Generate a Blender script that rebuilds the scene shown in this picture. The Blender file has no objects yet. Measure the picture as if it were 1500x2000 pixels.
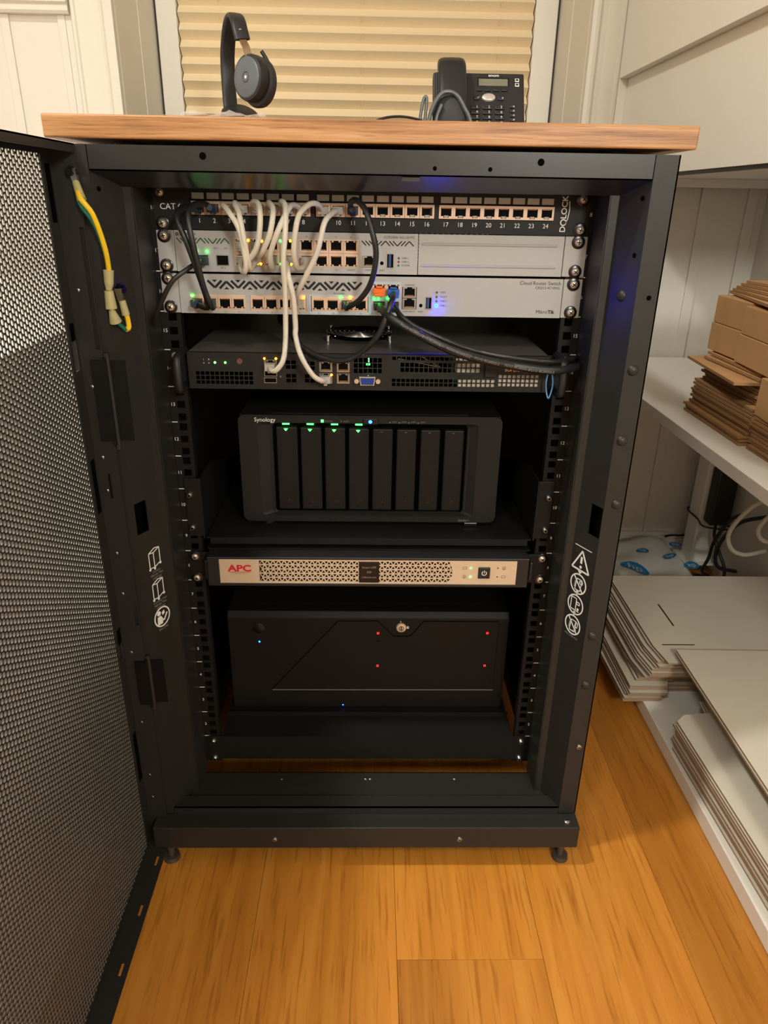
import bpy, bmesh, math, random
from mathutils import Vector, Matrix, Euler
random.seed(7)
R = math.radians
ZO = 95.0                      # rack unit 1 starts 95 mm above the floor; all sizes below are millimetres
def V(x, y, z): return Vector((x * .001, y * .001, (z + ZO) * .001))
scene = bpy.context.scene
COL = scene.collection

# ------------------------------------------------------------------ camera
cam = bpy.data.cameras.new('camera'); camo = bpy.data.objects.new('camera', cam); COL.objects.link(camo)
YAW, PITCH, ROLL, FPX = .02276, -.40840, .01747, 1402.5
fw = Vector((math.sin(YAW) * math.cos(PITCH), math.cos(YAW) * math.cos(PITCH), math.sin(PITCH)))
rt = Vector((math.cos(YAW), -math.sin(YAW), 0)); up = rt.cross(fw)
r2 = math.cos(ROLL) * rt + math.sin(ROLL) * up; u2 = -math.sin(ROLL) * rt + math.cos(ROLL) * up
m4 = Matrix((r2, u2, -fw)).transposed().to_4x4(); m4.translation = V(-1.2, -864.3, 788.3)
camo.matrix_world = m4
cam.sensor_fit = 'VERTICAL'; cam.sensor_height = 24; cam.lens = FPX * 24 / 2000; cam.clip_start = .01
scene.camera = camo

# ------------------------------------------------------------------ world, lamps, exposure
w = bpy.data.worlds.new('world'); scene.world = w; w.use_nodes = True
w.node_tree.nodes['Background'].inputs[0].default_value = (.05, .07, .12, 1)
w.node_tree.nodes['Background'].inputs[1].default_value = .3
def lamp(name, loc, power, size, color, rot=(0, 0, 0), spread=180):
    l = bpy.data.lights.new(name, 'AREA'); l.energy = power; l.shape = 'DISK'; l.size = size; l.color = color; l.spread = R(spread)
    o = bpy.data.objects.new(name, l); COL.objects.link(o); o.location = loc; o.rotation_euler = rot
    return o
WARM = (1, .985, .90)
lamp('ceiling_lamp_near_window', V(-700, -397, 2200), 9.2, .15, WARM, spread=140)
lamp('ceiling_lamp_rear_left', V(-750, -1900, 2230), 12, .4, WARM)
# added fill light behind viewer on the right, low enough to reach the shelves
lamp('fill_light_behind_viewer', V(680, -2100, 1400), 12, .32, WARM, rot=(R(78), 0, R(4)))
vs = scene.view_settings
vs.view_transform = 'Standard'; vs.look = 'None'; vs.gamma = 1; vs.use_curve_mapping = False; vs.exposure = 1.0

# ------------------------------------------------------------------ materials
def lin(c): c /= 255; return c / 12.92 if c <= .04045 else ((c + .055) / 1.055) ** 2.4
def rgb(r, g, b): return (lin(r), lin(g), lin(b), 1)
MATS = {}
def mat(name, c, rough=.5, metal=0, var=.12, scale=90, bump=.0, emit=0, trans=0, alpha=1, spec=.5, coat=0):
    if name in MATS: return MATS[name]
    m = bpy.data.materials.new(name); m.use_nodes = True; nt = m.node_tree; b = nt.nodes['Principled BSDF']
    col = rgb(*c)
    b.inputs['Roughness'].default_value = rough; b.inputs['Metallic'].default_value = metal
    b.inputs['Specular IOR Level'].default_value = spec
    b.inputs['Coat Weight'].default_value = coat
    tc = nt.nodes.new('ShaderNodeTexCoord'); n = nt.nodes.new('ShaderNodeTexNoise'); n.inputs['Scale'].default_value = scale; n.inputs['Detail'].default_value = 3
    nt.links.new(tc.outputs['Object'], n.inputs['Vector'])
    mx = nt.nodes.new('ShaderNodeMix'); mx.data_type = 'RGBA'
    mx.inputs[6].default_value = tuple(v * (1 - var) for v in col[:3]) + (1,)
    mx.inputs[7].default_value = tuple(min(1, v * (1 + var)) for v in col[:3]) + (1,)
    nt.links.new(n.outputs['Fac'], mx.inputs[0]); nt.links.new(mx.outputs[2], b.inputs['Base Color'])
    if bump:
        n2 = nt.nodes.new('ShaderNodeTexNoise'); n2.inputs['Scale'].default_value = scale * 12; nt.links.new(tc.outputs['Object'], n2.inputs['Vector'])
        bp = nt.nodes.new('ShaderNodeBump'); bp.inputs['Strength'].default_value = bump; bp.inputs['Distance'].default_value = .0006
        nt.links.new(n2.outputs['Fac'], bp.inputs['Height']); nt.links.new(bp.outputs[0], b.inputs['Normal'])
    if emit and emit < 100: m.cycles.emission_sampling = 'NONE'      # small indicator lights
    if emit: b.inputs['Emission Color'].default_value = col; b.inputs['Emission Strength'].default_value = emit
    if trans: b.inputs['Transmission Weight'].default_value = trans
    if alpha < 1: b.inputs['Alpha'].default_value = alpha
    MATS[name] = m; return m
def wood(name, cols, along, gs, rough=.45, bump=.25, rnd=True, big=.25):
    m = bpy.data.materials.new(name); m.use_nodes = True; nt = m.node_tree; b = nt.nodes['Principled BSDF']; L = nt.links.new
    tc = nt.nodes.new('ShaderNodeTexCoord'); mp = nt.nodes.new('ShaderNodeMapping'); oi = nt.nodes.new('ShaderNodeObjectInfo')
    mp.inputs['Scale'].default_value = tuple(gs * (.055 if a == along else 1) for a in range(3))
    L(tc.outputs['Object'], mp.inputs['Vector'])
    def noise(sc, det, dist=0):
        n = nt.nodes.new('ShaderNodeTexNoise'); n.noise_dimensions = '4D'; n.inputs['Scale'].default_value = sc; n.inputs['Detail'].default_value = det; n.inputs['Distortion'].default_value = dist
        ml = nt.nodes.new('ShaderNodeMath'); ml.operation = 'MULTIPLY'; ml.inputs[1].default_value = 37 if rnd else 0
        L(oi.outputs['Random'], ml.inputs[0]); L(ml.outputs[0], n.inputs['W']); L(mp.outputs[0], n.inputs['Vector']); return n
    n1 = noise(1, 6, 1.2); n2 = noise(.16, 3, .6); n3 = noise(5, 4, .3)
    rp = nt.nodes.new('ShaderNodeValToRGB'); e = rp.color_ramp.elements
    e[0].position = .3; e[0].color = rgb(*cols[0]); e[1].position = .72; e[1].color = rgb(*cols[2])
    k = e.new(.5); k.color = rgb(*cols[1])
    L(n1.outputs['Fac'], rp.inputs[0])
    mx = nt.nodes.new('ShaderNodeMix'); mx.data_type = 'RGBA'; mx.blend_type = 'MULTIPLY'; mx.inputs[0].default_value = 1
    r2_ = nt.nodes.new('ShaderNodeValToRGB'); r2_.color_ramp.elements[0].position = .3; r2_.color_ramp.elements[0].color = (1 - big, 1 - big * 1.15, 1 - big * 1.3, 1); r2_.color_ramp.elements[1].position = .7
    L(n2.outputs['Fac'], r2_.inputs[0]); L(rp.outputs[0], mx.inputs[6]); L(r2_.outputs[0], mx.inputs[7])
    mx2 = nt.nodes.new('ShaderNodeMix'); mx2.data_type = 'RGBA'; mx2.blend_type = 'MULTIPLY'; mx2.inputs[0].default_value = 1
    r3 = nt.nodes.new('ShaderNodeValToRGB'); r3.color_ramp.elements[0].position = .34; r3.color_ramp.elements[0].color = (.74, .68, .6, 1); r3.color_ramp.elements[1].position = .46
    L(n3.outputs['Fac'], r3.inputs[0]); L(mx.outputs[2], mx2.inputs[6]); L(r3.outputs[0], mx2.inputs[7])
    out = mx2
    if rnd:
        hs = nt.nodes.new('ShaderNodeHueSaturation'); mr = nt.nodes.new('ShaderNodeMapRange'); mr.inputs[3].default_value = .9; mr.inputs[4].default_value = 1.06
        L(oi.outputs['Random'], mr.inputs[0]); L(mr.outputs[0], hs.inputs['Value']); L(mx2.outputs[2], hs.inputs['Color']); L(hs.outputs[0], b.inputs['Base Color'])
    else: L(mx2.outputs[2], b.inputs['Base Color'])
    bp = nt.nodes.new('ShaderNodeBump'); bp.inputs['Strength'].default_value = bump; bp.inputs['Distance'].default_value = .001
    L(n3.outputs['Fac'], bp.inputs['Height']); L(bp.outputs[0], b.inputs['Normal'])
    b.inputs['Roughness'].default_value = rough; return m

RACK = mat('rack_black_powder_coat', (38, 37, 34), .42, var=.15, bump=.12, spec=.35)
RAIL = mat('rail_black', (24, 23, 22), .5, spec=.2)
BLK = mat('black_plastic', (24, 24, 25), .5)
BLKG = mat('black_gloss_plastic', (16, 16, 17), .25)
PANELB = mat('patch_panel_black', (18, 18, 19), .55, bump=.1, spec=.3)
DARK = mat('dark_socket', (9, 9, 9), .8, spec=.1)
VOID = mat('hole_interior_black', (3, 3, 3), .95, spec=.05)
WHITE = mat('white_painted_steel', (168, 167, 165), .45, var=.03, bump=.06)
INK = mat('black_print', (18, 18, 18), .7)
INKG = mat('green_print', (30, 78, 40), .7)
INKW = mat('white_print', (225, 225, 220), .6)
INKGR = mat('grey_print', (120, 118, 112), .7)
INKR = mat('red_print', (196, 22, 30), .6)
GOLD = mat('gold_print', (214, 150, 96), .4)
BEIGE = mat('beige_port_metal', (214, 184, 160), .45, .2)
LABEL = mat('label_window_grey', (168, 165, 158), .35, var=.05)
CHROME = mat('nickel_screw', (214, 200, 178), .34, .65)
STEEL = mat('zinc_steel', (170, 168, 162), .32, 1)
PORTBLUE = mat('pale_blue_print', (165, 190, 205), .5)
USBB = mat('usb_blue', (28, 62, 120), .45)
VGAB = mat('vga_blue', (22, 60, 140), .45)
ORANGE = mat('orange_plug', (232, 110, 30), .45)
BLUEP = mat('blue_plug', (28, 90, 170), .45)
BOOT = mat('dark_blue_boot', (34, 50, 66), .5)
CABW = mat('white_cable_pvc', (205, 197, 180), .42, var=.06)
CABB = mat('black_cable_pvc', (26, 26, 27), .45)
CLEAR = mat('clear_plug_plastic', (225, 222, 212), .18, trans=.55, var=.03)
NASM = mat('nas_grey_plastic', (32, 31, 29), .55, bump=.12, spec=.2)
NASD = mat('nas_tray_black', (25, 24, 23), .5, bump=.12, spec=.2)
CASEM = mat('case_black_steel', (22, 20, 17), .55, bump=.15, spec=.2)
SRV = mat('server_black_steel', (28, 28, 26), .5, bump=.1, spec=.3)
SRVTOP = mat('server_lid_grey', (90, 86, 79), .45)
SILVER = mat('ups_silver', (206, 186, 160), .38, .25, var=.04)
WALL = mat('wall_white_paint', (224, 218, 207), .55, var=.02, scale=8, bump=.03)
CABI = mat('cabinet_white_laminate', (240, 236, 227), .4, var=.015, scale=6)
SASH = mat('window_white_paint', (225, 219, 206), .4, var=.02)
BLIND = mat('blind_beige_fabric', (236, 216, 180), .8, var=.05, scale=400)
CORD = mat('blind_cord', (226, 196, 148), .7)
PHONE = mat('phone_black_plastic', (30, 31, 33), .42, bump=.08)
GREYP = mat('headset_grey', (96, 102, 108), .38, var=.04)
HSB = mat('headset_black', (36, 36, 38), .45)
HSG = mat('headset_cushion', (44, 44, 46), .6)
LCD = mat('lcd_grey_green', (122, 122, 104), .25, var=.25, scale=40)
CARD = mat('brown_cardboard', (190, 146, 98), .8, var=.1, scale=30, bump=.1)
CARDE = mat('cardboard_cut_edge', (158, 118, 76), .9, var=.3, scale=300)
WCARD = mat('white_cardboard', (208, 200, 184), .6, var=.04, scale=20)
WCARDE = mat('white_cardboard_brown_edge', (160, 135, 108), .85, var=.25, scale=300)
BAG = mat('translucent_bag_film', (222, 224, 218), .25, var=.06, alpha=.82)
HPB = mat('bag_blue_print', (20, 120, 178), .5)
FILM = mat('clear_film', (245, 245, 245), .06, alpha=.28, var=.01)
YEL = mat('yellow_wire', (235, 196, 30), .4)
GRN = mat('green_wire', (20, 110, 96), .45)
CRIMP = mat('yellowish_clear_crimp', (214, 206, 150), .25, trans=.4)
PALEB = mat('pale_blue_strap', (90, 140, 190), .5)
LG = mat('led_green', (40, 255, 60), emit=9); LGB = mat('led_green_bright', (60, 255, 60), emit=9)
LA = mat('led_amber', (255, 165, 20), emit=12); LB = mat('led_blue', (10, 60, 255), emit=30); LBB = mat('led_blue_bright', (0, 8, 255), emit=3200)
LR = mat('led_red', (255, 20, 15), emit=3); LO = mat('led_orange', (255, 110, 20), emit=12)
OAK = wood('oak_worktop', ((140, 96, 56), (178, 128, 80), (198, 152, 104)), 0, 90, .42, .35, False, .15)
FLOORW = wood('oak_floor', ((190, 120, 40), (204, 133, 48), (214, 146, 60)), 1, 40, .36, .2, True, .3)
SUBF = mat('subfloor', (60, 40, 22), .9)
UPT = mat('ceiling_paint', (225, 220, 210), .8, var=.02, scale=6)

# ------------------------------------------------------------------ mesh helpers
class MB:
    def __init__(s): s.v = []; s.f = []; s.mi = []; s.k = 0
    def add(s, vs_, fs):
        o = len(s.v); s.v += [tuple(p) for p in vs_]; s.f += [tuple(i + o for i in f) for f in fs]; s.mi += [s.k] * len(fs); return s
    def slot(s, k): s.k = k; return s
    def hexa(s, p): return s.add(p, [(0, 3, 2, 1), (4, 5, 6, 7), (0, 1, 5, 4), (1, 2, 6, 5), (2, 3, 7, 6), (3, 0, 4, 7)])
    def box(s, x0, x1, y0, y1, z0, z1):
        return s.hexa([(x0, y0, z0), (x1, y0, z0), (x1, y1, z0), (x0, y1, z0), (x0, y0, z1), (x1, y0, z1), (x1, y1, z1), (x0, y1, z1)])
    def cyl(s, p0, p1, r0, r1=None, n=14, caps=True):
        r1 = r0 if r1 is None else r1; p0 = Vector(p0); p1 = Vector(p1); d = (p1 - p0).normalized()
        a = d.orthogonal().normalized(); b = d.cross(a); vs_ = []
        for p, r in ((p0, r0), (p1, r1)):
            for i in range(n): t = 2 * math.pi * i / n; vs_.append(p + (a * math.cos(t) + b * math.sin(t)) * r)
        fs = [(i, (i + 1) % n, n + (i + 1) % n, n + i) for i in range(n)]
        if caps: fs += [tuple(range(n))[::-1], tuple(range(n, 2 * n))]
        return s.add(vs_, fs)
    def sph(s, c, r, n=10, m=6, sc=(1, 1, 1)):
        vs_ = [(c[0], c[1], c[2] - r * sc[2])]
        for j in range(1, m):
            ph = -math.pi / 2 + math.pi * j / m
            for i in range(n): t = 2 * math.pi * i / n; vs_.append((c[0] + r * sc[0] * math.cos(ph) * math.cos(t), c[1] + r * sc[1] * math.cos(ph) * math.sin(t), c[2] + r * sc[2] * math.sin(ph)))
        vs_.append((c[0], c[1], c[2] + r * sc[2])); fs = []
        for i in range(n):
            fs.append((0, 1 + (i + 1) % n, 1 + i)); fs.append((len(vs_) - 1, 1 + (m - 2) * n + i, 1 + (m - 2) * n + (i + 1) % n))
            for j in range(m - 2): a = 1 + j * n; fs.append((a + i, a + (i + 1) % n, a + n + (i + 1) % n, a + n + i))
        return s.add(vs_, fs)
    def sweep(s, pts, sec, closed=False, upv=None):
        pts = [Vector(p) for p in pts]; n = len(pts); vs_ = []; prev = None
        for i, p in enumerate(pts):
            a = pts[(i - 1) % n] if (i or closed) else p; b = pts[(i + 1) % n] if (i < n - 1 or closed) else p
            t = (b - a).normalized()
            if upv is not None: x = Vector(upv).cross(t); x = x.normalized() if x.length > 1e-6 else t.orthogonal().normalized()
            elif prev is None: x = t.orthogonal().normalized()
            else: x = (prev - t * prev.dot(t)).normalized()
            prev = x; y = t.cross(x)
            for (u, w_) in (sec(i / (n - 1)) if callable(sec) else sec): vs_.append(p + x * u + y * w_)
        m = len(vs_) // n; fs = []
        for i in range(n if closed else n - 1):
            o = i * m; q = ((i + 1) % n) * m
            fs += [(o + j, o + (j + 1) % m, q + (j + 1) % m, q + j) for j in range(m)]
        if not closed: fs += [tuple(range(m))[::-1], tuple(range((n - 1) * m, n * m))]
        return s.add(vs_, fs)
    def tube(s, pts, r, n=9, res=7, closed=False):
        return s.sweep(spline(pts, res, closed), [(r * math.cos(2 * math.pi * i / n), r * math.sin(2 * math.pi * i / n)) for i in range(n)], closed)
    def _uvw(s, ax, u, v, w_): return (u, w_, v) if ax == 'y' else (w_, u, v) if ax == 'x' else (u, v, w_)
    def plate(s, u0, u1, v0, v1, w0, w1, holes=(), ax='y'):
        us = sorted({u0, u1} | {h[0] for h in holes} | {h[1] for h in holes}); vv = sorted({v0, v1} | {h[2] for h in holes} | {h[3] for h in holes})
        us = [u for u in us if u0 <= u <= u1]; vv = [v for v in vv if v0 <= v <= v1]
        solid = {}
        for i in range(len(us) - 1):
            for j in range(len(vv) - 1):
                cu = (us[i] + us[i + 1]) / 2; cv = (vv[j] + vv[j + 1]) / 2
                solid[i, j] = not any(h[0] < cu < h[1] and h[2] < cv < h[3] for h in holes)
        idx = {}; vs_ = []; fs = []
        def g(i, j, k):
            if (i, j, k) not in idx: idx[i, j, k] = len(vs_); vs_.append(s._uvw(ax, us[i], vv[j], w1 if k else w0))
            return idx[i, j, k]
        for (i, j), ok in solid.items():
            if not ok: continue
            fs.append((g(i, j, 0), g(i + 1, j, 0), g(i + 1, j + 1, 0), g(i, j + 1, 0))); fs.append((g(i, j, 1), g(i, j + 1, 1), g(i + 1, j + 1, 1), g(i + 1, j, 1)))
            for di, dj, e in ((-1, 0, ((i, j + 1), (i, j))), (1, 0, ((i + 1, j), (i + 1, j + 1))), (0, -1, ((i, j), (i + 1, j))), (0, 1, ((i + 1, j + 1), (i, j + 1)))):
                if not solid.get((i + di, j + dj), False):
                    a, b = e; fs.append((g(*a, 0), g(*a, 1), g(*b, 1), g(*b, 0)))
        return s.add(vs_, fs)
    def prism(s, poly, w0, w1, ax='y'):
        n = len(poly); vs_ = [s._uvw(ax, u, v, w0) for u, v in poly] + [s._uvw(ax, u, v, w1) for u, v in poly]
        return s.add(vs_, [tuple(range(n)), tuple(range(n, 2 * n))[::-1]] + [(i, n + i, n + (i + 1) % n, (i + 1) % n) for i in range(n)])
    def ring(s, c, r0, r1, w0, w1, ax='y', n=24, a0=0, a1=360):
        full = abs(a1 - a0) >= 360; k = n if full else n + 1; o = []
        for i in range(k):
            t = R(a0 + (a1 - a0) * i / n)
            for r, w_ in ((r0, w0), (r1, w0), (r1, w1), (r0, w1)): o.append(s._uvw(ax, c[0] + r * math.cos(t), c[1] + r * math.sin(t), w_))
        fs = []
        for i in range(n):
            a = i * 4; b = ((i + 1) % k) * 4
            fs += [(a + j, a + (j + 1) % 4, b + (j + 1) % 4, b + j) for j in range(4)]
        if not full: fs += [(0, 1, 2, 3), (k * 4 - 1, k * 4 - 2, k * 4 - 3, k * 4 - 4)]
        return s.add(o, fs)
    def stroke(s, pts, wd, w0, w1, ax='y'):
        for a, b in zip(pts[:-1], pts[1:]):
            d = Vector((b[0] - a[0], b[1] - a[1])).normalized(); n = Vector((-d.y, d.x)) * wd / 2
            s.prism([(a[0] - n.x, a[1] - n.y), (b[0] - n.x, b[1] - n.y), (b[0] + n.x, b[1] + n.y), (a[0] + n.x, a[1] + n.y)], w0, w1, ax)
        return s
    def lathe(s, prof, c, ax='y', n=28):
        o = []; m = len(prof)
        for i in range(n):
            t = 2 * math.pi * i / n
            for r, h in prof:
                u = r * math.cos(t); v = r * math.sin(t)
                o.append(tuple(a + b for a, b in zip(c, s._uvw(ax, u, v, h))))
        return s.add(o, [(i * m + j, i * m + j + 1, ((i + 1) % n) * m + j + 1, ((i + 1) % n) * m + j) for i in range(n) for j in range(m - 1)])
    def mesh(s, name, mats, off=(0, 0, 0), smooth=False, bevel=0, world=True):
        me = bpy.data.meshes.new(name)
        off = Vector(off)
        me.from_pydata([((V(*p) if world else Vector(p) * .001) - off) for p in s.v], [], s.f)
        for m in (mats if isinstance(mats, (list, tuple)) else [mats]): me.materials.append(m)
        me.polygons.foreach_set('material_index', s.mi)
        bm = bmesh.new(); bm.from_mesh(me); bmesh.ops.recalc_face_normals(bm, faces=bm.faces)
        if bevel: bmesh.ops.bevel(bm, geom=[e for e in bm.edges if len(e.link_faces) == 2 and e.calc_face_angle(0) > .6], offset=bevel * .001, segments=2, affect='EDGES', profile=.5)
        bm.to_mesh(me); bm.free()
        if smooth:
            me.polygons.foreach_set('use_smooth', [True] * len(me.polygons))
            try: me.set_sharp_from_angle(angle=R(40))
            except Exception: pass
        me.update(); return me
def spline(pts, res=7, closed=False):
    P = [Vector(p) for p in pts]; n = len(P); out = []
    for i in range(n if closed else n - 1):
        a = P[(i - 1) % n] if (closed or i) else P[0] * 2 - P[1]; b = P[i]; c = P[(i + 1) % n]; d = P[(i + 2) % n] if (closed or i < n - 2) else P[-1] * 2 - P[-2]
        for k in range(res):
            t = k / res
            out.append(.5 * ((2 * b) + (c - a) * t + (2 * a - 5 * b + 4 * c - d) * t * t + (3 * b - a - 3 * c + d) * t ** 3))
    if not closed: out.append(P[-1])
    return out
LOC = {}
def link(o, parent=None):
    COL.objects.link(o)
    if parent: o.parent = parent
    return o
def tag(o, label=None, cat=None, group=None, kind=None):
    if label: o['label'] = label
    if cat: o['category'] = cat
    if group: o['group'] = group
    if kind: o['kind'] = kind
    return o
def thing(name, loc, label=None, cat=None, group=None, kind=None, rot=None):
    o = bpy.data.objects.new(name, None); o.empty_display_size = .02; link(o); o.location = V(*loc)
    if rot: o.rotation_euler = rot
    LOC[o.name] = o.location.copy(); return tag(o, label, cat, group, kind)
def build(mb, name, mats, parent=None, smooth=False, bevel=0, local=False, label=None, cat=None, group=None, kind=None):
    if parent is None:
        xs = [p[0] for p in mb.v]; ys = [p[1] for p in mb.v]; zs = [p[2] for p in mb.v]
        off = V((min(xs) + max(xs)) / 2, (min(ys) + max(ys)) / 2, min(zs))
    else: off = LOC[parent.name]
    me = mb.mesh(name, mats, (0, 0, 0) if local else off, smooth, bevel, not local)
    o = bpy.data.objects.new(name, me); link(o, parent)
    if parent is None: o.location = off
    LOC[o.name] = off.copy()
    return tag(o, label, cat, group, kind)
def inst(name, me, parent, x, y, z, rot=None):
    o = bpy.data.objects.new(name, me); link(o, parent); o.location = V(x, y, z) - LOC[parent.name]
    if rot: o.rotation_euler = rot
    LOC[o.name] = LOC[parent.name].copy()
    return o
TXT = {}
def text(s_, h, x, y, z, parent, m, align='LEFT', rot=(90, 0, 0), name='lettering', wide=1, local=False, track=1, bold=0):
    key = (s_, align, m.name, track, bold)
    if key not in TXT:
        c = bpy.data.curves.new('lettering', 'FONT'); c.body = s_; c.align_x = align; c.align_y = 'CENTER'; c.size = 1; c.extrude = .012; c.resolution_u = 3; c.space_character = track; c.offset = bold
        t = bpy.data.objects.new('lettering', c); COL.objects.link(t)
        me = bpy.data.meshes.new_from_object(t); COL.objects.unlink(t); bpy.data.objects.remove(t); me.materials.clear(); me.materials.append(m); TXT[key] = me
    o = bpy.data.objects.new(name, TXT[key]); link(o, parent); k = h / .7 * .001
    o.location = (Vector((x, y, z)) * .001) if local else V(x, y, z) - LOC[parent.name]
    o.rotation_euler = tuple(R(a) for a in rot); o.scale = (k * wide, k, k); return o

# ================================================================== ROOM
X0, X1, Y0, Y1, ZF, ZC = -1700, 905, -2700, 920, -95, 2260
floor = build(MB().box(X0 - 60, X1 + 60, Y0 - 60, Y1 + 40, ZF - 40, ZF - 8), 'floor', SUBF, label='warm oak plank floor', kind='structure')
edges = [39 + 187 * i for i in range(-10, 6)]
for i in range(len(edges) - 1):
    a, b = max(edges[i], X0), min(edges[i + 1], X1)
    if b - a < 5: continue
    y = {39: -254, 226: -640, 413: 380, -148: -720, -335: 210}.get(edges[i], -254 - (i * 437) % 1220) - 1220 * 3
    while y < Y1:
        c, d = max(y, Y0), min(y + 1220, Y1)
        if d - c > 5:
            bx = MB().box(a + .2, b - .2, c + .2, d - .2, ZF - 8, ZF)
            me = bx.mesh('plank', FLOORW, V((a + b) / 2, (c + d) / 2, ZF), bevel=.4)
            inst('plank', me, floor, (a + b) / 2, (c + d) / 2, ZF)
        y += 1220
build(MB().box(X0, X1, Y0, Y1, ZC, ZC + 40), 'ceiling', UPT, label='white ceiling', kind='structure')
build(MB().box(X1, X1 + 40, Y0, Y1, ZF, ZC), 'wall_right', WALL, label='white right wall behind the shelving', kind='structure')
build(MB().box(X0 - 40, X0, Y0, Y1, ZF, ZC), 'wall_left', WALL, label='white left wall', kind='structure')
build(MB().box(X0, X1, Y0 - 40, Y0, ZF, ZC), 'wall_front', WALL, label='white wall behind the viewer', kind='structure')
WX0, WX1, WZ0, WZ1 = -534, 452, 880, 2080
wb = build(MB().plate(X0, X1, ZF, ZC, Y1, Y1 + 230, [(WX0, WX1, WZ0, WZ1)]), 'wall_back', WALL, label='white panelled wall with the window', kind='structure')
for bx0, bx1 in ((-1205, -1188), (-1090, -1073), (-915, -898), (-773, -755), (-655, -639), (640, 656), (752, 776), (860, 884)):
    build(MB().box(bx0, bx1, Y1 - 6, Y1, -33, 1131 if bx1 < 0 else 2200), 'batten', WALL, wb, bevel=1)
build(MB().box(-639, -622, Y1 - 4, Y1, -33, 1131), 'batten', WALL, wb, bevel=1)
bb = MB().box(X0, X1, Y1 - 16, Y1, ZF, -50).box(X0, X1, Y1 - 11, Y1, -50, -42).box(X0, X1, Y1 - 7, Y1, -42, -33)
build(bb, 'baseboard_back', WALL, label='white moulded baseboard along the back wall', kind='structure')
tr = MB().prism([(Y1, 1131), (Y1 - 16, 1131), (Y1 - 20, 1136), (Y1 - 20, 1146), (Y1 - 27, 1150), (Y1 - 27, 1162), (Y1 - 34, 1168), (Y1 - 34, 1184), (Y1, 1184)], -1500, -626, 'x')
build(tr, 'trim_1', SASH, label='white horizontal dado moulding beside the window casing', kind='structure')
# window with deep reveal, casing, sash and pleated blind
win = thing('window_1', (-41, Y1 + 150, WZ0), 'white framed window with closed beige pleated blind', kind='structure')
def casing(xo, xi):
    s = 1 if xi > xo else -1; L = abs(xi - xo)
    prof = [(0, 0), (0, -14), (3, -17), (8, -17), (11, -13), (L * .55, -14), (L * .68, -16), (L * .72, -13), (L * .80, -22), (L * .9, -24), (L, -20), (L, 0)]
    return MB().prism([(xo + s * u, Y1 + v) for u, v in prof], WZ0 - 60, WZ1 + 80, 'z')
build(casing(-623, WX0 - 2), 'casing', SASH, win); build(casing(526, WX1 + 2), 'casing', SASH, win)
build(MB().box(-623, 526, Y1 - 20, Y1, WZ1, WZ1 + 90), 'casing_head', SASH, win)
YS_ = Y1 + 205
def rev(x0, x1):
    s = 1 if x1 > x0 else -1; mx_ = x0 + (x1 - x0) * .55; my = Y1 + 110
    return MB().prism([(x0, Y1 - 2), (mx_, my), (mx_ + s * 1.2, my + .5), (mx_ + s * 1.2, my + 3), (x1, YS_ - 3), (x1, YS_ + 20), (x0 - s * 30, YS_ + 20), (x0 - s * 30, Y1)], WZ0, WZ1, 'z')
build(rev(WX0, -508), 'reveal', SASH, win); build(rev(WX1, 434), 'reveal', SASH, win)
build(MB().box(-600, 500, Y1 - 30, YS_ + 15, WZ0 - 22, WZ0), 'sill', SASH, win, bevel=3)
build(MB().box(-600, 500, Y1, YS_ + 15, WZ1, WZ1 + 20), 'reveal_head', SASH, win)
for a, b in ((-503, -456), (376, 429)):
    build(MB().box(a, b, YS_ - 2, YS_ + 40, WZ0, WZ1), 'sash_stile', SASH, win, bevel=2)
build(MB().box(-456, 376, YS_ - 2, YS_ + 40, WZ0, WZ0 + 40), 'sash_rail', SASH, win, bevel=2)
build(MB().box(-456, 376, YS_ - 2, YS_ + 40, WZ1 - 50, WZ1), 'sash_rail', SASH, win, bevel=2)
build(MB().box(-509, -503, YS_ + 6, YS_ + 30, WZ0, WZ1), 'gasket', BLK, win); build(MB().box(429, 435, YS_ + 6, YS_ + 30, WZ0, WZ1), 'gasket', BLK, win)
build(MB().box(-456, 376, YS_ + 34, YS_ + 38, WZ0 + 40, WZ1 - 50), 'pane', mat('night_glass', (10, 14, 24), .05, spec=.6), win)
bl = MB(); zt = WZ0 + 45; n = 33; per = 34.2; k = 0; pts = []
while zt + k * per / 2 < WZ1 - 60: pts.append((YS_ + (-3 if k % 2 else 16), zt + k * per / 2)); k += 1
for (ya, za), (yb, zb) in zip(pts[:-1], pts[1:]):
    bl.add([(-454, ya, za), (374, ya, za), (374, yb, zb), (-454, yb, zb)], [(0, 1, 2, 3)]); bl.add([(-454, ya + 1, za), (374, ya + 1, za), (374, yb + 1, zb), (-454, yb + 1, zb)], [(3, 2, 1, 0)])
bo = build(bl, 'pleated_blind', BLIND, win)
for cx in (-356, -27, 296):
    cb = MB()
    for (ya, za), (yb, zb) in zip(pts[:-1], pts[1:]):
        if yb > ya: continue
        cb.cyl((cx, YS_ - 4.5, za + 7), (cx, YS_ - 4, zb + 1), .9, n=5).cyl((cx, YS_ - 4.5, za + 7), (cx - 4, YS_ - 1, za + 4), .8, n=5)
    build(cb, 'cord', CORD, bo)

# ================================================================== FURNITURE AROUND
lc = thing('low_cabinet', (-560, 0, ZF), 'low white cabinet seen through the perforated rack door', 'cabinet')
build(MB().box(-740, -382, -1150, 900, ZF, 622), 'body', CABI, lc); build(MB().box(-742, -378, -1160, 903, 622, 636), 'top', CABI, lc, bevel=1)

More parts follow.
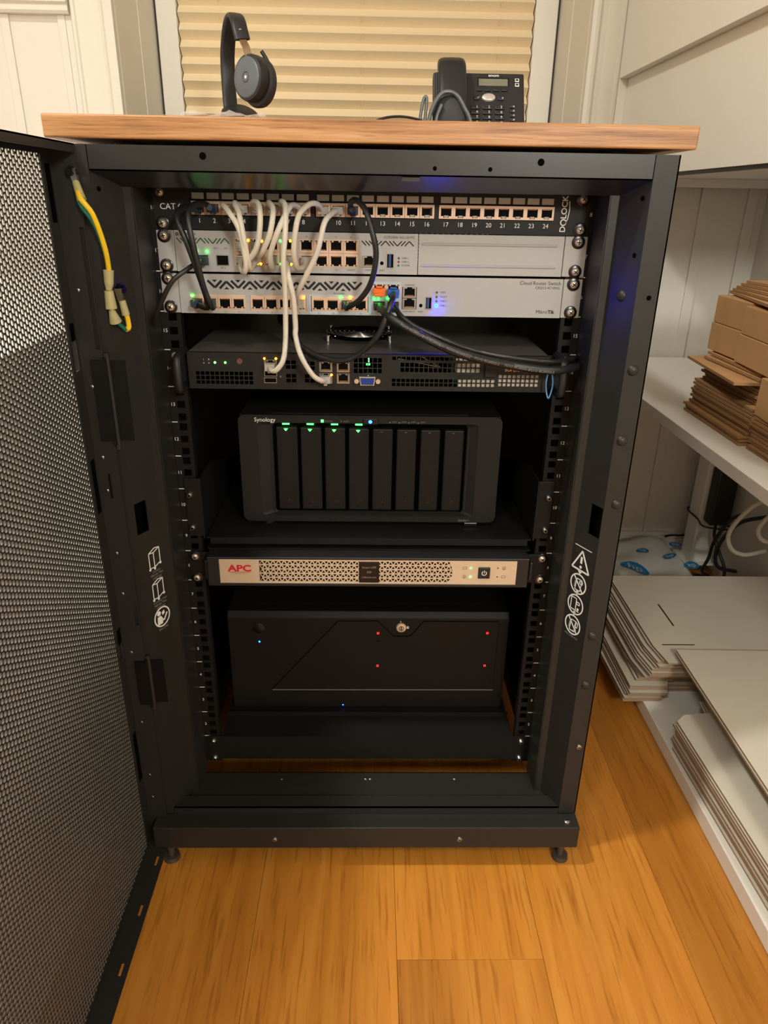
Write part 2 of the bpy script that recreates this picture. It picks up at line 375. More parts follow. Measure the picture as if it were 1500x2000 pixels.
hc = thing('wall_cabinet', (720, 400, 838), 'white wall cabinet hung above the shelf with cardboard', 'cabinet')
build(MB().box(563, 903, 130, 905, 846, 1900), 'body', CABI, hc)
build(MB().box(545, 563, 132, 903, 845, 1900), 'front_panel', CABI, hc, bevel=.6)
build(MB().box(526, 544, 132, 903, 1037, 1900), 'door', CABI, hc, bevel=.6)
build(MB().box(526, 563, 904, 912, 838, 1900), 'filler_strip', CABI, hc); build(MB().box(531, 563, 913, 919, 838, 1900), 'filler_strip', CABI, hc)
build(MB().box(566, 903, 880, 904, 828, 846), 'light_rail', CABI, hc, bevel=1); build(MB().box(547, 562, 134, 880, 840, 844.5), 'gap_shadow_strip', BLK, hc)  # black strip paints the shadow in the gap below the front panel

sh = thing('shelf', (715, 300, ZF), 'white shelf board on a square post along the right wall', 'shelf')
build(MB().box(525, 903, -130, 903, 426, 446), 'shelf_board', CABI, sh, bevel=1)
build(MB().box(836, 894, 790, 850, -66, 426), 'post', CABI, sh, bevel=3)
build(MB().box(818, 903, 776, 862, -66, -60), 'foot_plate', CABI, sh, bevel=1)
build(MB().box(836, 894, -125, -67, -66, 426), 'post', CABI, sh, bevel=3)
lb = build(MB().box(517, 900, -900, 640, ZF, -66), 'base_board', CABI, bevel=1.5, label='thick white board lying on the floor under the white cardboard', cat='board')

# ---- brown cardboard flats
def sheet(name, x0, x1, y0, y1, z, t, mats, rot, label, cat, group=None, holes=None, poly=None, tilt=(0, 0)):
    cx, cy = (x0 + x1) / 2, (y0 + y1) / 2; mb = MB()
    P = poly or [(x0, y0), (x1, y0), (x1, y1), (x0, y1)]
    if holes: mb.plate(x0 - cx, x1 - cx, y0 - cy, y1 - cy, 0, t, [(a - cx, b - cx, c - cy, d - cy) for a, b, c, d in holes], 'z')
    else: mb.prism([(a - cx, b - cy) for a, b in P], 0, t, 'z')
    me = mb.mesh(name, mats, (0, 0, 0), world=False)
    for p in me.polygons: p.material_index = 0 if abs(p.normal.z) > .5 else 1
    o = bpy.data.objects.new(name, me); link(o); o.location = V(cx, cy, z); o.rotation_euler = (R(tilt[0]), R(tilt[1]), R(rot)); LOC[o.name] = o.location.copy()
    return tag(o, label, cat, group)
rnd = random.Random(3)
z = 446.3
for i in range(17):
    t = 4.0; dx = rnd.uniform(-3, 3) + (0 if i > 2 else -9) + (12 if i > 10 else 0); dy = rnd.uniform(-5, 5)
    sheet('cardboard_flat', 585 + dx, 800 + dx, 196 + dy, 412 + dy, z, t, [CARD, CARDE], rnd.uniform(-.8, .8), 'flat brown cardboard blank in the far pile on the white shelf', 'cardboard', 'brown cardboard blanks, far pile'); z += t + 1.4
ztop = z
z = 446.3
for i in range(10):
    t = 4.0; dx = rnd.uniform(-3, 3); dy = rnd.uniform(-5, 5)
    sheet('cardboard_flat', 580 + dx, 800 + dx, -60 + dy, 184 + dy, z, t, [CARD, CARDE], rnd.uniform(-.8, .8), 'flat brown cardboard blank in the near pile on the white shelf', 'cardboard', 'brown cardboard blanks, near pile'); z += t + 1.4
znear = z
for i, (x0, y0, x1, y1, rr) in enumerate([(562, 205, 790, 415, -4), (590, 215, 800, 400, 2), (596, 215, 806, 405, 0)]):
    sheet('cardboard_flat', x0, x1, y0, y1, ztop + i * 6, 4.5, [CARD, CARDE], rr, ('wide brown cardboard blank sticking out left over the far pile', 'brown cardboard blank over the far pile, second above it', 'brown cardboard blank over the far pile, third above it')[i], 'cardboard')
def folded(name, x0, x1, y0, y1, z0, z1, label, rot=0, n=4):
    o = thing(name, ((x0 + x1) / 2, (y0 + y1) / 2, z0), label, 'cardboard', rot=(0, 0, R(rot))); cx, cy = (x1 - x0) / 2, (y1 - y0) / 2
    h = (z1 - z0) / n
    for k in range(n):
        g = .8 if k else 0; e = 1.5 * (k % 2)
        build(MB().box(-cx + e, cx, -cy + e, cy - e, k * h + g, (k + 1) * h), 'folded_layer', CARD, o, bevel=1.2, local=True)
    return o
folded('cardboard_bundle', 600, 800, 304, 420, ztop + 19, ztop + 19 + 92, 'bundle of folded brown boxes on the far end of the cardboard pile', 1, 2)
folded('cardboard_bundle', 588, 830, 60, 300, ztop + 19, ztop + 19 + 88, 'larger bundle of folded brown boxes on the near cardboard piles', -3, 2)
folded('cardboard_carton', 572, 820, -30, 176, znear + .3, ztop + 18.6, 'brown carton jutting out below the larger bundle', -5, 1)
for i in range(5):
    sheet('cardboard_flat', 606 + i * 8, 850 + i * 5, 190 + i * 7, 410 - i * 3, ztop + 113 + i * 5.2, 4.4, [CARD, CARDE], -9 + i * 4, f'brown cardboard blank on top of the bundles, {("lowest","second","third","fourth","topmost")[i]} of the loose five', 'cardboard')

# ---- white cardboard on the low board
rnd = random.Random(5); z = -65.7
for i in range(22):
    f = i / 21; t = 3.6
    x0 = 476 + 50 * f ** 1.3 + rnd.uniform(-3, 3) + (10 if i in (8, 9, 13) else 0); y0 = 222 - 18 * f + rnd.uniform(-6, 6) + (22 if 7 < i < 12 else 0)
    lbl = 'flat white cardboard blank in the rear stack overhanging the low white board'
    last = i == 21
    if last: x0, y0 = 527, 196
    poly = [(x0, y0 + 55), (x0 + 8, y0), (x0 + 86, y0), (x0 + 92, y0 + 18), (905 - 12, y0 + 18), (893, 515 + 6 * f), (x0, 515 + 6 * f)] if i > 9 else [(x0, y0), (x0 + 70, y0), (x0 + 80, y0 + 30), (893, y0 + 30), (893, 505), (x0, 505)]
    o = sheet('white_cardboard_flat', x0, 893, y0, 520, z, t, [WCARD, WCARDE], rnd.uniform(-.5, .5), lbl if not last else 'top white cardboard blank of the rear stack with a dark slot', 'cardboard', None if last else 'white cardboard blanks, rear stack', poly=poly)
    if last: build(MB().box(590 - 710, 593.5 - 710, 318 - 358, 400 - 358, t - .2, t + .15).box(545 - 710, 606 - 710, 252 - 358, 255 - 358, t - .2, t + .15), 'slot', SUBF, o, local=True)
    z += t + 1.3
ZR = z
z = -65.7
for i in range(14):
    f = i / 13; t = 3.6; x0 = 534 - 8 * f + rnd.uniform(-2.5, 2.5); y1 = 122 + rnd.uniform(-5, 5) - 10 * f
    top = i == 13
    poly = [(x0, -640), (828, -640), (828, y1 + 38), (x0 + 70, y1 + 38), (x0 + 66, y1 + 4), (x0 + 18, y1), (x0, y1 - 16)]
    sheet('white_cardboard_flat', x0, 828, -640, y1 + 38, z, t, [WCARD, WCARDE], 1.8 + rnd.uniform(-.2, .2), 'flat white cardboard blank in the front stack on the low white board' if not top else 'top white cardboard blank of the front stack, partly in shade', 'cardboard', None if top else 'white cardboard blanks, front stack', poly=poly); z += t + 1.0
ZB = z
z = ZB
for i in range(10):
    t = 3.8; sheet('white_cardboard_flat', 650 + rnd.uniform(-4, 4), 828, -560, 185, z, t, [WCARD, WCARDE], rnd.uniform(-.3, .3), 'white cardboard blank stacked under the large white sheet by the right wall', 'cardboard', 'white cardboard blanks under the large sheet'); z += t + .9
for i in range(2):
    x0, y0 = 548 + i * 1.5, -640
    poly = [(x0, y0), (828, y0), (828, 214), (618, 210), (606, 158), (x0, 148)]
    sheet('white_cardboard_sheet', x0, 828, y0, 216, max(z, ZR) + .4 + i * 4.2, 3.6, [WCARD, WCARDE], -.8, ('large white cardboard sheet under the topmost one', 'large white cardboard sheet lying on top of both stacks')[i], 'cardboard')

# ---- plastic bag with print, adaptor, cables under the shelf
bag = thing('plastic_bag', (760, 770, ZF), 'crumpled translucent plastic bag printed with blue hp ovals', 'bag')
bg = MB(); nx, ny = 22, 16; rnd = random.Random(9)
def bagz(x, y): return -26 + 9 * math.sin(x * .021 + y * .013) + 5 * math.sin(x * .045 - y * .03) + 3 * math.sin(y * .06 + 1)
gv = []
for j in range(ny + 1):
    for i in range(nx + 1):
        u = i / nx; v = j / ny; x = 560 + 252 * u; y = 560 + 330 * v; e = min(u, 1 - u, v, 1 - v)
        gv.append((x, y, -62 + (bagz(x, y) + 62) * min(1, e * 7) + rnd.uniform(-.8, .8)))
bg.add(gv, [(j * (nx + 1) + i, j * (nx + 1) + i + 1, (j + 1) * (nx + 1) + i + 1, (j + 1) * (nx + 1) + i) for j in range(ny) for i in range(nx)])
build(bg, 'bag_film', BAG, bag, smooth=True)
def drape(me, x, y, rz, k, lift):
    for v in me.vertices:
        px, py = v.co.x * k, v.co.y * k; c, q = math.cos(R(rz)), math.sin(R(rz)); wx, wy = x + px * c - py * q, y + px * q + py * c
        v.co = V(wx, wy, bagz(wx, wy) + lift) - LOC[bag.name]
for x, y, s_, rz in ((655, 694, 27, -14), (702, 778, 12, -5), (758, 742, 12, 8), (800, 812, 13, 5), (792, 690, 14, 10)):
    q = MB(); vv = [(0, 0, 0)] + [(r_ * 1.3 * math.cos(t * math.pi / 14), r_ * math.sin(t * math.pi / 14), 0) for r_ in (.5, 1) for t in range(28)]
    q.add(vv, [(0, 1 + t, 1 + (t + 1) % 28) for t in range(28)] + [(1 + t, 29 + t, 29 + (t + 1) % 28, 1 + (t + 1) % 28) for t in range(28)])
    me = q.mesh('printed_oval', HPB, world=False); drape(me, x, y, rz, s_ * 1000, 1.6); o = link(bpy.data.objects.new('printed_oval', me), bag); LOC[o.name] = LOC[bag.name].copy()
    t_ = text('hp', 1, 0, 0, 0, o, INKW, 'CENTER', (0, 0, 0), bold=.02, local=True, name='printed_letters'); me = t_.data.copy(); drape(me, x, y, rz, s_ * 1.45, 2.6); t_.data = me; t_.scale = (1, 1, 1); t_.location = (0, 0, 0)
ad = thing('power_adaptor', (905 - 45, 800, 50), 'black power adaptor strapped to the white shelf post', 'adaptor')
build(MB().box(845, 895, 748, 786, 60, 205), 'body', BLK, ad, bevel=4); build(MB().tube([(832, 787, 62), (832, 851, 66), (897, 854, 60), (898, 787, 54), (898, 740, 54), (832, 744, 60)], 2.2, 6, 5, True), 'strap', BLK, ad)
build(MB().tube([(870, 766, 62), (872, 760, 20), (890, 720, -40), (870, 690, -58), (800, 680, -40)], 4, 7), 'cord', CABB, ad, True)
for i, (pts_, m_, r_, l_) in enumerate([
    ([(888, 470, 330), (885, 520, 250), (868, 556, 216), (832, 560, 191), (804, 560, 154), (795, 562, 119), (812, 566, 85), (847, 570, 70), (893, 574, 78)], CABW, 5, 'thick white cable looping in front of the shelf post'),
    ([(893, 500, 230), (861, 520, 194), (839, 520, 172), (836, 522, 148), (855, 525, 126), (893, 528, 124)], CABW, 5, 'short white cable loop at the right edge under the shelf'),
    ([(893, 600, 150), (860, 640, 118), (838, 660, 66), (832, 664, 20), (846, 664, -12), (893, 668, -25)], CABB, 4.5, 'black cable hanging behind the white loop under the shelf'),
    ([(893, 690, 120), (862, 690, 100), (836, 690, 50), (830, 690, 0), (826, 700, -40), (850, 712, -60)], CABB, 4, 'thin black cable dropping to the board beside the printed bag'),
    ([(895, 890, -20), (850, 885, -30), (820, 885, -30), (800, 880, -32)], CABB, 3, 'black cord along the baseboard behind the post')]):
    build(MB().tube(pts_, r_, 8), 'cable', m_, smooth=True, label=l_, cat='cable')

# ================================================================== RACK
rack = thing('server_rack', (0, 340, ZF), 'black open server rack cabinet under the oak worktop', 'server rack')
def perforated(name, u0, u1, v0, v1, a, rr, th, ax, w0, m_, parent, n=12, walls=True):
    """perforated sheet: hexagonal cells, each with a round hole; columns of holes run along v"""
    cu = a * .866; nc = int((u1 - u0) / cu); nv = int((v1 - v0) / a); vs_ = []; fs = []; sm = []
    mb = MB(); R1 = a / math.sqrt(3); off = LOC[parent.name]; oz = ZO
    hexp = []
    for k in range(n):
        t = 2 * math.pi * k / n; sct = (t + math.pi / 6) % (math.pi / 3) - math.pi / 6
        # boundary of the hexagonal cell (vertices at multiples of 60 degrees)
        tt = t % (math.pi / 3); rad = R1 * math.cos(math.pi / 6) / math.cos(tt - math.pi / 6)
        hexp.append((rad * math.cos(t), rad * math.sin(t)))
    cir = [(rr * math.cos(2 * math.pi * k / n), rr * math.sin(2 * math.pi * k / n)) for k in range(n)]
    for i in range(nc):
        u = u0 + cu * (i + .5)
        for j in range(nv):
            v = v0 + a * (j + .5 + (.5 if i % 2 else 0)); o = len(vs_)
            vs_ += [mb._uvw(ax, u + p, v + q, w0 + th) for p, q in hexp]; vs_ += [mb._uvw(ax, u + p, v + q, w0 + th) for p, q in cir]
            fs += [(o + k, o + (k + 1) % n, o + n + (k + 1) % n, o + n + k) for k in range(n)]; sm += [False] * n
            if walls:
                o2 = len(vs_); vs_ += [mb._uvw(ax, u + p, v + q, w0 + th) for p, q in cir]; vs_ += [mb._uvw(ax, u + p, v + q, w0) for p, q in cir]
                fs += [(o2 + k, o2 + n + k, o2 + n + (k + 1) % n, o2 + (k + 1) % n) for k in range(n)]; sm += [True] * n
    me = bpy.data.meshes.new(name); me.from_pydata([((x * .001 - off.x), (y * .001 - off.y), ((z_ + oz) * .001 - off.z)) for x, y, z_ in vs_], [], fs)
    me.materials.append(m_); me.materials.append(mat('rim_glint', (112, 108, 100), .3, .5)); me.polygons.foreach_set('use_smooth', sm); me.polygons.foreach_set('material_index', [1 if q else 0 for q in sm]); me.update()  # hole walls coloured paler than the sheet to stand for lamp glints
    o = bpy.data.objects.new(name, me); link(o, parent); LOC[o.name] = off.copy(); return o
BOLT = MB().lathe([(0, -3.6), (2.5, -3.4), (4.6, -2.4), (6, -.6), (6.2, 0)], (0, 0, 0), 'y', 16).mesh('bolt_head', RACK, smooth=True, world=False)
HOLE = MB().cyl((0, -.25, 0), (0, .4, 0), 2.6, n=12).mesh('bolt_hole', VOID, world=False)
ZSCR = MB().lathe([(0, -2.4), (2, -2.4), (3.6, -1.4), (4, 0)], (0, 0, 0), 'y', 12).slot(1).box(-2, 2, -2.7, -2.3, -.5, .5).mesh('screw', [STEEL, DARK], smooth=True, world=False)
def CH(s, d, z, w=0):
    """point on the chamfered inner face of a front post: d mm in from the front edge, w mm off the face"""
    return (s * (275 - 19 * d / 41.6 - .889 * w), -92 + 37 * d / 41.6 - .457 * w, z)
for s in (-1, 1):
    mm_ = lambda a, b: (min(s * a, s * b), max(s * a, s * b))
    q = MB().box(*mm_(275, 299), -92, -90.5, -16, 834).box(*mm_(297.5, 299), -92, 0, -16, 834).box(*mm_(247, 256), -55, -53.5, -16, 800).box(*mm_(246, 247.5), -55, -4, -16, 800)
    c_ = MB().plate(0, 41.6, -16, 812, 0, -1.5, [(1, 20.5, 420, 460)]); q.add([CH(s, u, v, w_) for u, w_, v in c_.v], c_.f)
    post = build(q, 'front_post', RACK, rack)
    build(MB().box(*mm_(277, 296), -89, -60, 405, 475), 'slot_interior', VOID, post)
    if s > 0:
        for x, zz in ((284, 624), (284, 544), (289, 466), (285, 284), (286, 208)): inst('bolt_head', BOLT, post, x, -92, zz)
        inst('bolt_head', BOLT, post, *CH(s, 20.5, 700), (0, 0, R(-62.8)))
        inst('bolt_hole', HOLE, post, 289, -92, 700); inst('screw', ZSCR, post, 290, -92, 105)
    for zz in (795, 741): inst('bolt_hole', HOLE, post, *CH(s, 10, zz), (0, 0, R(-62.8 * s)))
    ic = MB(); w0, w1 = .05, .3
    if s > 0:
        ic.stroke([(-14, 399), (15, 399)], .9, w0, w1)
        tri = [(0, 394), (-15, 367.5), (15, 367.5)]; ic.stroke(tri + [tri[0]], 2.2, w0, w1).stroke([(0, 386), (0, 377)], 3.2, w0, w1).ring((0, 372), .1, 2, w0, w1, 'y', 10)
        for k, zz in enumerate((348, 318, 288)):
            ic.ring((0, zz), 12.4, 14.2, w0, w1, 'y', 32); ic.prism([(-3.6, zz + 18), (3.6, zz + 18), (0, zz + 14)], w0, w1).box(-1.8, 1.8, w0, w1, zz + 17.5, zz + 20)
            b_ = [(-8, zz - 8), (1, zz - 8), (1, zz + 9), (-8, zz + 9)] if k == 1 else [(-5, zz - 9), (4, zz - 9), (6, zz + 7), (-3, zz + 7)]
            ic.stroke(b_ + [b_[0]], 1.1, w0, w1); h_ = [(2, zz + 5), (7, zz + 5), (7, zz + 1.5), (2, zz + 1.5)] if k < 2 else [(5, zz + 6), (9, zz + 6), (8, zz - 1), (4, zz - 1)]
            ic.stroke(h_ + [h_[0]], 1.1, w0, w1)
            if k != 1: ic.stroke([(-9, zz + 10), (9, zz - 10)], 1.6, w0, w1)
            if k > 0: ic.stroke([(1, zz - 8), (7, zz - 8)], 1, w0, w1).ring((5, zz - 5), .1, 1.9, w0, w1, 'y', 8)
            if k != 1:
                for j in range(4): ic.stroke([(-5.5 + .3 * j, zz - 5 + j * 2.4), (-7 + .3 * j, zz - 5 + j * 2.4)], .8, w0, w1)
    else:
        for zz in (381, 338):
            f_ = [(-10, zz - 11), (-2, zz - 12), (-2, zz + 8), (-10, zz + 9)]; ic.stroke(f_ + [f_[0]], 1.2, w0, w1).stroke([(-2, zz - 12), (8, zz - 8), (8, zz + 12), (-2, zz + 8)], 1.2, w0, w1).stroke([(-10, zz + 9), (0, zz + 13.5), (8, zz + 12)], 1.2, w0, w1)
            for xx, zq in ((-10, -12.6), (-2, -13.6), (8, -9.6)): ic.ring((xx, zz + zq), .1, 1.8, w0, w1, 'y', 8)
        ic.ring((0, 297), 12.2, 14, w0, w1, 'y', 32).ring((-5, 303.5), .1, 3.3, w0, w1, 'y', 14).prism([(-9, 287.5), (0, 287.5), (1, 294), (-2, 299), (-8, 299)][::-1], w0, w1).stroke([(-1, 293), (3, 291), (9, 299.5)], 2.2, w0, w1).prism([(1, 298.5), (5, 300.5), (4, 305), (0, 303)], w0, w1)
    ic.v = [CH(s, 23.6 - s * u, v, w_) for u, w_, v in ic.v]
    build(ic, 'pictogram', INKW, post)
    ro = (90, 0, -62.8 * s)
    def chtext(t_, h, zz): p_ = CH(s, 23.6, zz, .2); text(t_, h, *p_, post, INKGR, 'CENTER', ro)
    if s > 0: chtext('990-2700-NX', 3, 271)
    else:
        for k, tx in enumerate(('Casters', '900 lbs Max', '(409 kg)')): chtext(tx, 3.1, 363.5 - k * 4.6)
        for k, tx in enumerate(('Leveling Feet', '900 lbs Max', '(409 kg)')): chtext(tx, 3.1, 321 - k * 4.6)
        chtext('990-2700', 3, 280)
    # mounting rail with square holes
    hz = []
    for u in range(18):
        for d in (6.35, 22.25, 38.1): hz.append((s * 232.5 - 4.75, s * 232.5 + 4.75, u * 44.45 + d - 4.4, u * 44.45 + d + 4.4))
    q = MB().plate(min(s * 223, s * 248), max(s * 223, s * 248), -4, 804, 0, 2, hz).box(min(s * 246, s * 248), max(s * 246, s * 248), 2, 70, -4, 804).box(min(s * 223, s * 224.5), max(s * 223, s * 224.5), 2, 12, -4, 804)
    rail = build(q, 'mounting_rail', RAIL, rack)
    tk = MB()
    for u in range(1, 19):
        if u < 17: tk.box(s * 242.5 - 3.5, s * 242.5 + 3.5, -.15, 0, u * 44.45 - .5, u * 44.45 + .5)
        if u not in (1,): text(str(u), 4.2, s * 242.6, -.1, (u - .5) * 44.45, rail, INKW, 'CENTER')
    build(tk, 'tick_marks', INKW, rail)
hd = MB().box(-274, 274, -92, -90.5, 811, 834)
hd.hexa([(-274, -92, 811), (274, -92, 811), (256, -55, 797.5), (-256, -55, 797.5), (-274, -92, 812.5), (274, -92, 812.5), (256, -55, 799), (-256, -55, 799)]).box(-256, 256, -55, -10, 797.5, 799)
hdr = build(hd, 'header', mat('rack_black_satin', (36, 35, 34), .3, var=.1), rack)
for x, zz in ((-164, 825.4), (163, 825.4)): o = inst('bolt_hole', HOLE, hdr, x, -92, zz); o.scale = (1.3, 1, 1.3)
for x in (60, 114): o = inst('bolt_hole', HOLE, hdr, x, -92, 818.3); o.scale = (.8, 1, .8)
build(MB().box(28, 46, -91.5, -88, 806.5, 810), 'strike_plate', RACK, rack)
build(MB().box(-299, 299, -90, 780, 832.5, 834), 'top_panel', RACK, rack)
for s in (-1, 1):
    build(MB().box(min(s * 297.5, s * 299), max(s * 297.5, s * 299), 0, 778, -45, 832), 'side_panel', RACK, rack)
    build(MB().box(min(s * 262, s * 299), max(s * 262, s * 299), -90, 778, -55, -20), 'base_beam', RACK, rack)
    build(MB().box(min(s * 262, s * 296), max(s * 262, s * 296), 735, 778, -20, 832), 'rear_post', RACK, rack)
sill = build(MB().box(-274, 274, -92, -90, -17, -5).box(-274, 274, -92, -70, -6.5, -5), 'sill', RACK, rack)
beam = build(MB().box(-299, 300, -117.5, -90, -55.5, -17.5), 'front_beam', RACK, rack, bevel=1.5)
for x in (-130, 131): inst('screw', ZSCR, beam, x, -117.5, -38.5)
o = inst('screw', ZSCR, beam, 284, -106, -17.3, (R(-90), 0, 0)); o.scale = (1.3, 1.3, 1.3)
bp = build(MB().box(-256, 262, -88, -18, -11.5, -10).box(-256, 262, -19.5, -18, -22, -10), 'base_plate', RACK, rack)
for x in (-129, -3, 4, 131): o = inst('screw', ZSCR, bp, x, -31.5, -10, (R(-90), 0, 0)); o.scale = (.7, .7, .7)
build(MB().box(-270, 270, 750, 778, -55, -20), 'rear_beam', RACK, rack)
for x in (-255, 255):
    for y in (-60, 720):
        cs = MB().cyl((x - 9, y, -75), (x + 9, y, -75), 20, n=22).slot(1).box(x - 14, x - 10.5, y - 12, y + 12, -80, -55.5).box(x + 10.5, x + 14, y - 12, y + 12, -80, -55.5).cyl((x, y, -60), (x, y, -55.5), 22, n=18)
        build(cs, 'caster', [BLK, STEEL], rack, smooth=True)
for x in (-284, 284):
    build(MB().cyl((x, -98, -95), (x, -98, -88), 12, 11, n=16).cyl((x, -98, -88), (x, -98, -55), 5, n=10), 'leveling_foot', mat('foot_grey', (90, 84, 76), .45, .6), rack, smooth=True)
rd = build(MB().plate(-296, 296, -20, 832, 778, 790, [(-250, 250, 30, 815)]), 'rear_door', RACK, rack)
tag(perforated('rear_mesh', -250, 250, 30, 812, 7, 2.7, 0, 'y', 782, RACK, rd, 6, False), 'fine black rear mesh', kind='stuff')
# open front door at a right angle, hinged left
dr = thing('door', (-310, -400, -58)); dr.parent = rack; dr.location = V(-310, -400, -58) - LOC[rack.name]
dk = MB().plate(-690, -95, -58, 834, -310, -308.5, [(-660, -118, -48, 824), (-112, -101, 619, 650), (-112, -101, 254, 278)], 'x')
door = build(dk, 'door_skin', RACK, dr)
for z0_, z1_ in ((764, 816), (650.5, 668), (456, 520), (278.5, 300), (60, 140)): build(MB().box(-308.6, -308.3, -112, -101, z0_, z1_), 'slot', VOID, dr)
tag(perforated('perforated_sheet', -664, -114, -52, 828, 6.4, 2.7, 1.3, 'x', -310, RACK, dr, 12), 'perforated black door mesh', kind='stuff')
build(MB().plate(-308.5, -284, -58, 834, -97, -95.5, [(-290, -285.5, 640, 760), (-297, -294, 470, 500), (-290, -285.5, 300, 330)]), 'hinge_flange', RACK, dr)
build(MB().box(-308.5, -284, -690, -688.5, -58, 834), 'lock_flange', RACK, dr)
build(MB().box(-308.5, -284, -688, -97, 832.5, 834).box(-285.5, -284, -688, -97, 826, 834), 'top_flange', RACK, dr)
sl = [(-293.5, -290, y - 8, y + 8) for y in (-137, -213, -291, -369, -447)]
build(MB().plate(-308.5, -283, -688, -97, -58, -56.5, sl, 'z'), 'bottom_flange', RACK, dr)
for z0_, z1_ in ((535, 632), (176, 250)):
    build(MB().box(-297, -284, -100.5, -97, z0_ + 5, z1_ - 3).box(-284, -281, -101, -96, z0_, z1_), 'hinge_leaf', BLKG, dr); build(MB().cyl((-282, -94, z0_ - 6), (-282, -94, z1_ + 4), 3.4, n=10), 'hinge_pin', RACK, dr); build(MB().box(-280, -263, -93.5, -92.2, z0_ + 4, z1_ - 4), 'hinge_bracket', BLKG, dr)
for zz in (700, 600, 520, 480, 400, 345, 260, 150, 60, 20): inst('screw', ZSCR, dr, -300, -97, zz).scale = (.55, .55, .55)
# earth strap
ew = thing('earth_wire', (-276, -60, 640), 'yellow and green earth wire hanging between rack door and frame', 'wire')
build(MB().tube([(-284, -104, 796), (-278, -114, 786), (-269, -112, 771), (-265, -104, 743), (-266, -97, 722), (-268, -93, 712)], 2.6, 9), 'yellow_wire', YEL, ew, True)
build(MB().tube([(-285, -103, 790), (-279.5, -112, 780), (-270.5, -109, 764), (-267, -101, 740), (-267.5, -94, 722), (-268.5, -92, 712)], 2.1, 8), 'green_wire', GRN, ew, True)
build(MB().cyl((-267.6, -94, 720), (-268.5, -95, 706), 5.4, 4.6).cyl((-268.5, -95, 706), (-269.3, -96, 700), 4.6, 2.8).cyl((-269.3, -96, 700), (-269, -95.5, 682), 4.5, 5.8).cyl((-269, -95.5, 682), (-269, -95.3, 679), 2.5, 2.5).cyl((-269, -95.3, 680), (-268, -91, 668), 3.2, 6.4), 'connector', CRIMP, ew, True)
build(MB().tube([(-268, -92, 671), (-266, -87, 665), (-262, -80, 658)], 2, 8), 'green_wire', GRN, ew, True)
build(MB().tube([(-262, -80, 658), (-260, -76, 660), (-260, -76, 668), (-261, -77, 676)], 2.7, 8), 'yellow_wire', YEL, ew, True)
build(MB().cyl((-261, -77, 673), (-263, -78, 688), 4.2, 3.6), 'crimp', CRIMP, ew, True); build(MB().cyl((-285, -102, 800), (-278, -112, 785), 3.4, 4.4), 'crimp', CRIMP, ew, True)
build(MB().cyl((-264, -78, 687), (-265, -77.5, 700), 3.4, 5.5, n=4), 'ring_lug', STEEL, ew); build(MB().cyl((-288, -98, 812), (-285, -101, 798), 5, 3, n=4), 'ring_lug', STEEL, ew)
for p0_, d_ in ((CH(-1, 20, 699), (.889, -.457)), ((-289, -97, 809), (0, -1))):
    e_ = lambda k: (p0_[0] + d_[0] * k, p0_[1] + d_[1] * k, p0_[2])
    build(MB().cyl(e_(0), e_(4.5), 6.2, 5.8, n=6).cyl(e_(4.5), e_(7.5), 3.8, 3.2), 'nut', mat('black_nut', (40, 40, 42), .25, .8), ew)

# ------------------------------------------------------------------ shared parts for rack gear
def screw_mesh(washer):
    q = MB().lathe([(0, -4.4), (2.2, -4.3), (4, -3.2), (4.6, -1.6), (4.6, -1.2)], (0, 0, 0), 'y', 16)
    q.slot(1).box(-2.6, 2.6, -4.75, -4.2, -.55, .55).box(-.55, .55, -4.75, -4.2, -2.6, 2.6)
    if washer: q.slot(1).lathe([(0, -1.2), (6.4, -1.2), (7.4, -.7), (7.6, 0)], (0, 0, 0), 'y', 20)
    return q.mesh('cage_screw', [CHROME, BLKG], smooth=True, world=False)
SCRW, SCRN = screw_mesh(True), screw_mesh(False)
def screws(par, y, pts, me=None):
    for x, zz in pts: inst('cage_screw', me or SCRW, par, x, y, zz, (0, R(random.uniform(-60, 60)), 0))
def rj(frame, w_=15.6, h_=13.6, iw=11.8, ih=9.2, tabup=False, latch=None, depth=12, leds=None):
    """one modular jack facing -y, centred, front at y 0"""
    q = MB(); s = 1 if tabup else -1
    holes = [(-iw / 2, iw / 2, -ih / 2, ih / 2), (-iw / 4, iw / 4, *(sorted((s * ih / 2, s * (ih / 2 + 1.6)))))]
    q.plate(-w_ / 2, w_ / 2, -h_ / 2, h_ / 2, -.8, .8, holes)
    q.slot(1).box(-iw / 2 - .6, iw / 2 + .6, .8, depth, -h_ / 2 + .6, h_ / 2 - .6)
    for k in range(8): q.slot(2).box(-4.4 + k * 1.2, -3.9 + k * 1.2, 0.2, .8, -s * (ih / 2 - .6) - .5, -s * (ih / 2 - .6) + .5)
    if latch: q.slot(3).prism([(-2.6, s * (ih / 2 - .8)), (2.6, s * (ih / 2 - .8)), (1.8, s * (ih / 2 + 1.4)), (-1.8, s * (ih / 2 + 1.4))], -1.1, -.4)
    if leds:
        for sx in (-1, 1): q.slot(3).box(sx * (iw / 2 - .2) - 1.2, sx * (iw / 2 - .2) + 1.2, -1, -.6, s * (ih / 2 + .9) - .7, s * (ih / 2 + .9) + .7)
    return q
LEDOFF = mat('led_unlit_green', (70, 86, 62), .4)
JPATCH = rj(BEIGE, 16, 14, 11.6, 8.6, False, True).mesh('jack', [BEIGE, DARK, GOLD, LABEL], world=False)
JTOP = rj(BEIGE, 16.2, 13.8, 11.6, 9, True, leds=True).mesh('jack', [BEIGE, DARK, GOLD, LEDOFF], world=False)
JBOT = rj(BEIGE, 16.2, 13.8, 11.6, 9, False, leds=True).mesh('jack', [BEIGE, DARK, GOLD, LEDOFF], world=False)
JCON = rj(STEEL, 15.5, 12, 11.8, 8.4, True).mesh('jack', [STEEL, DARK, GOLD], world=False)
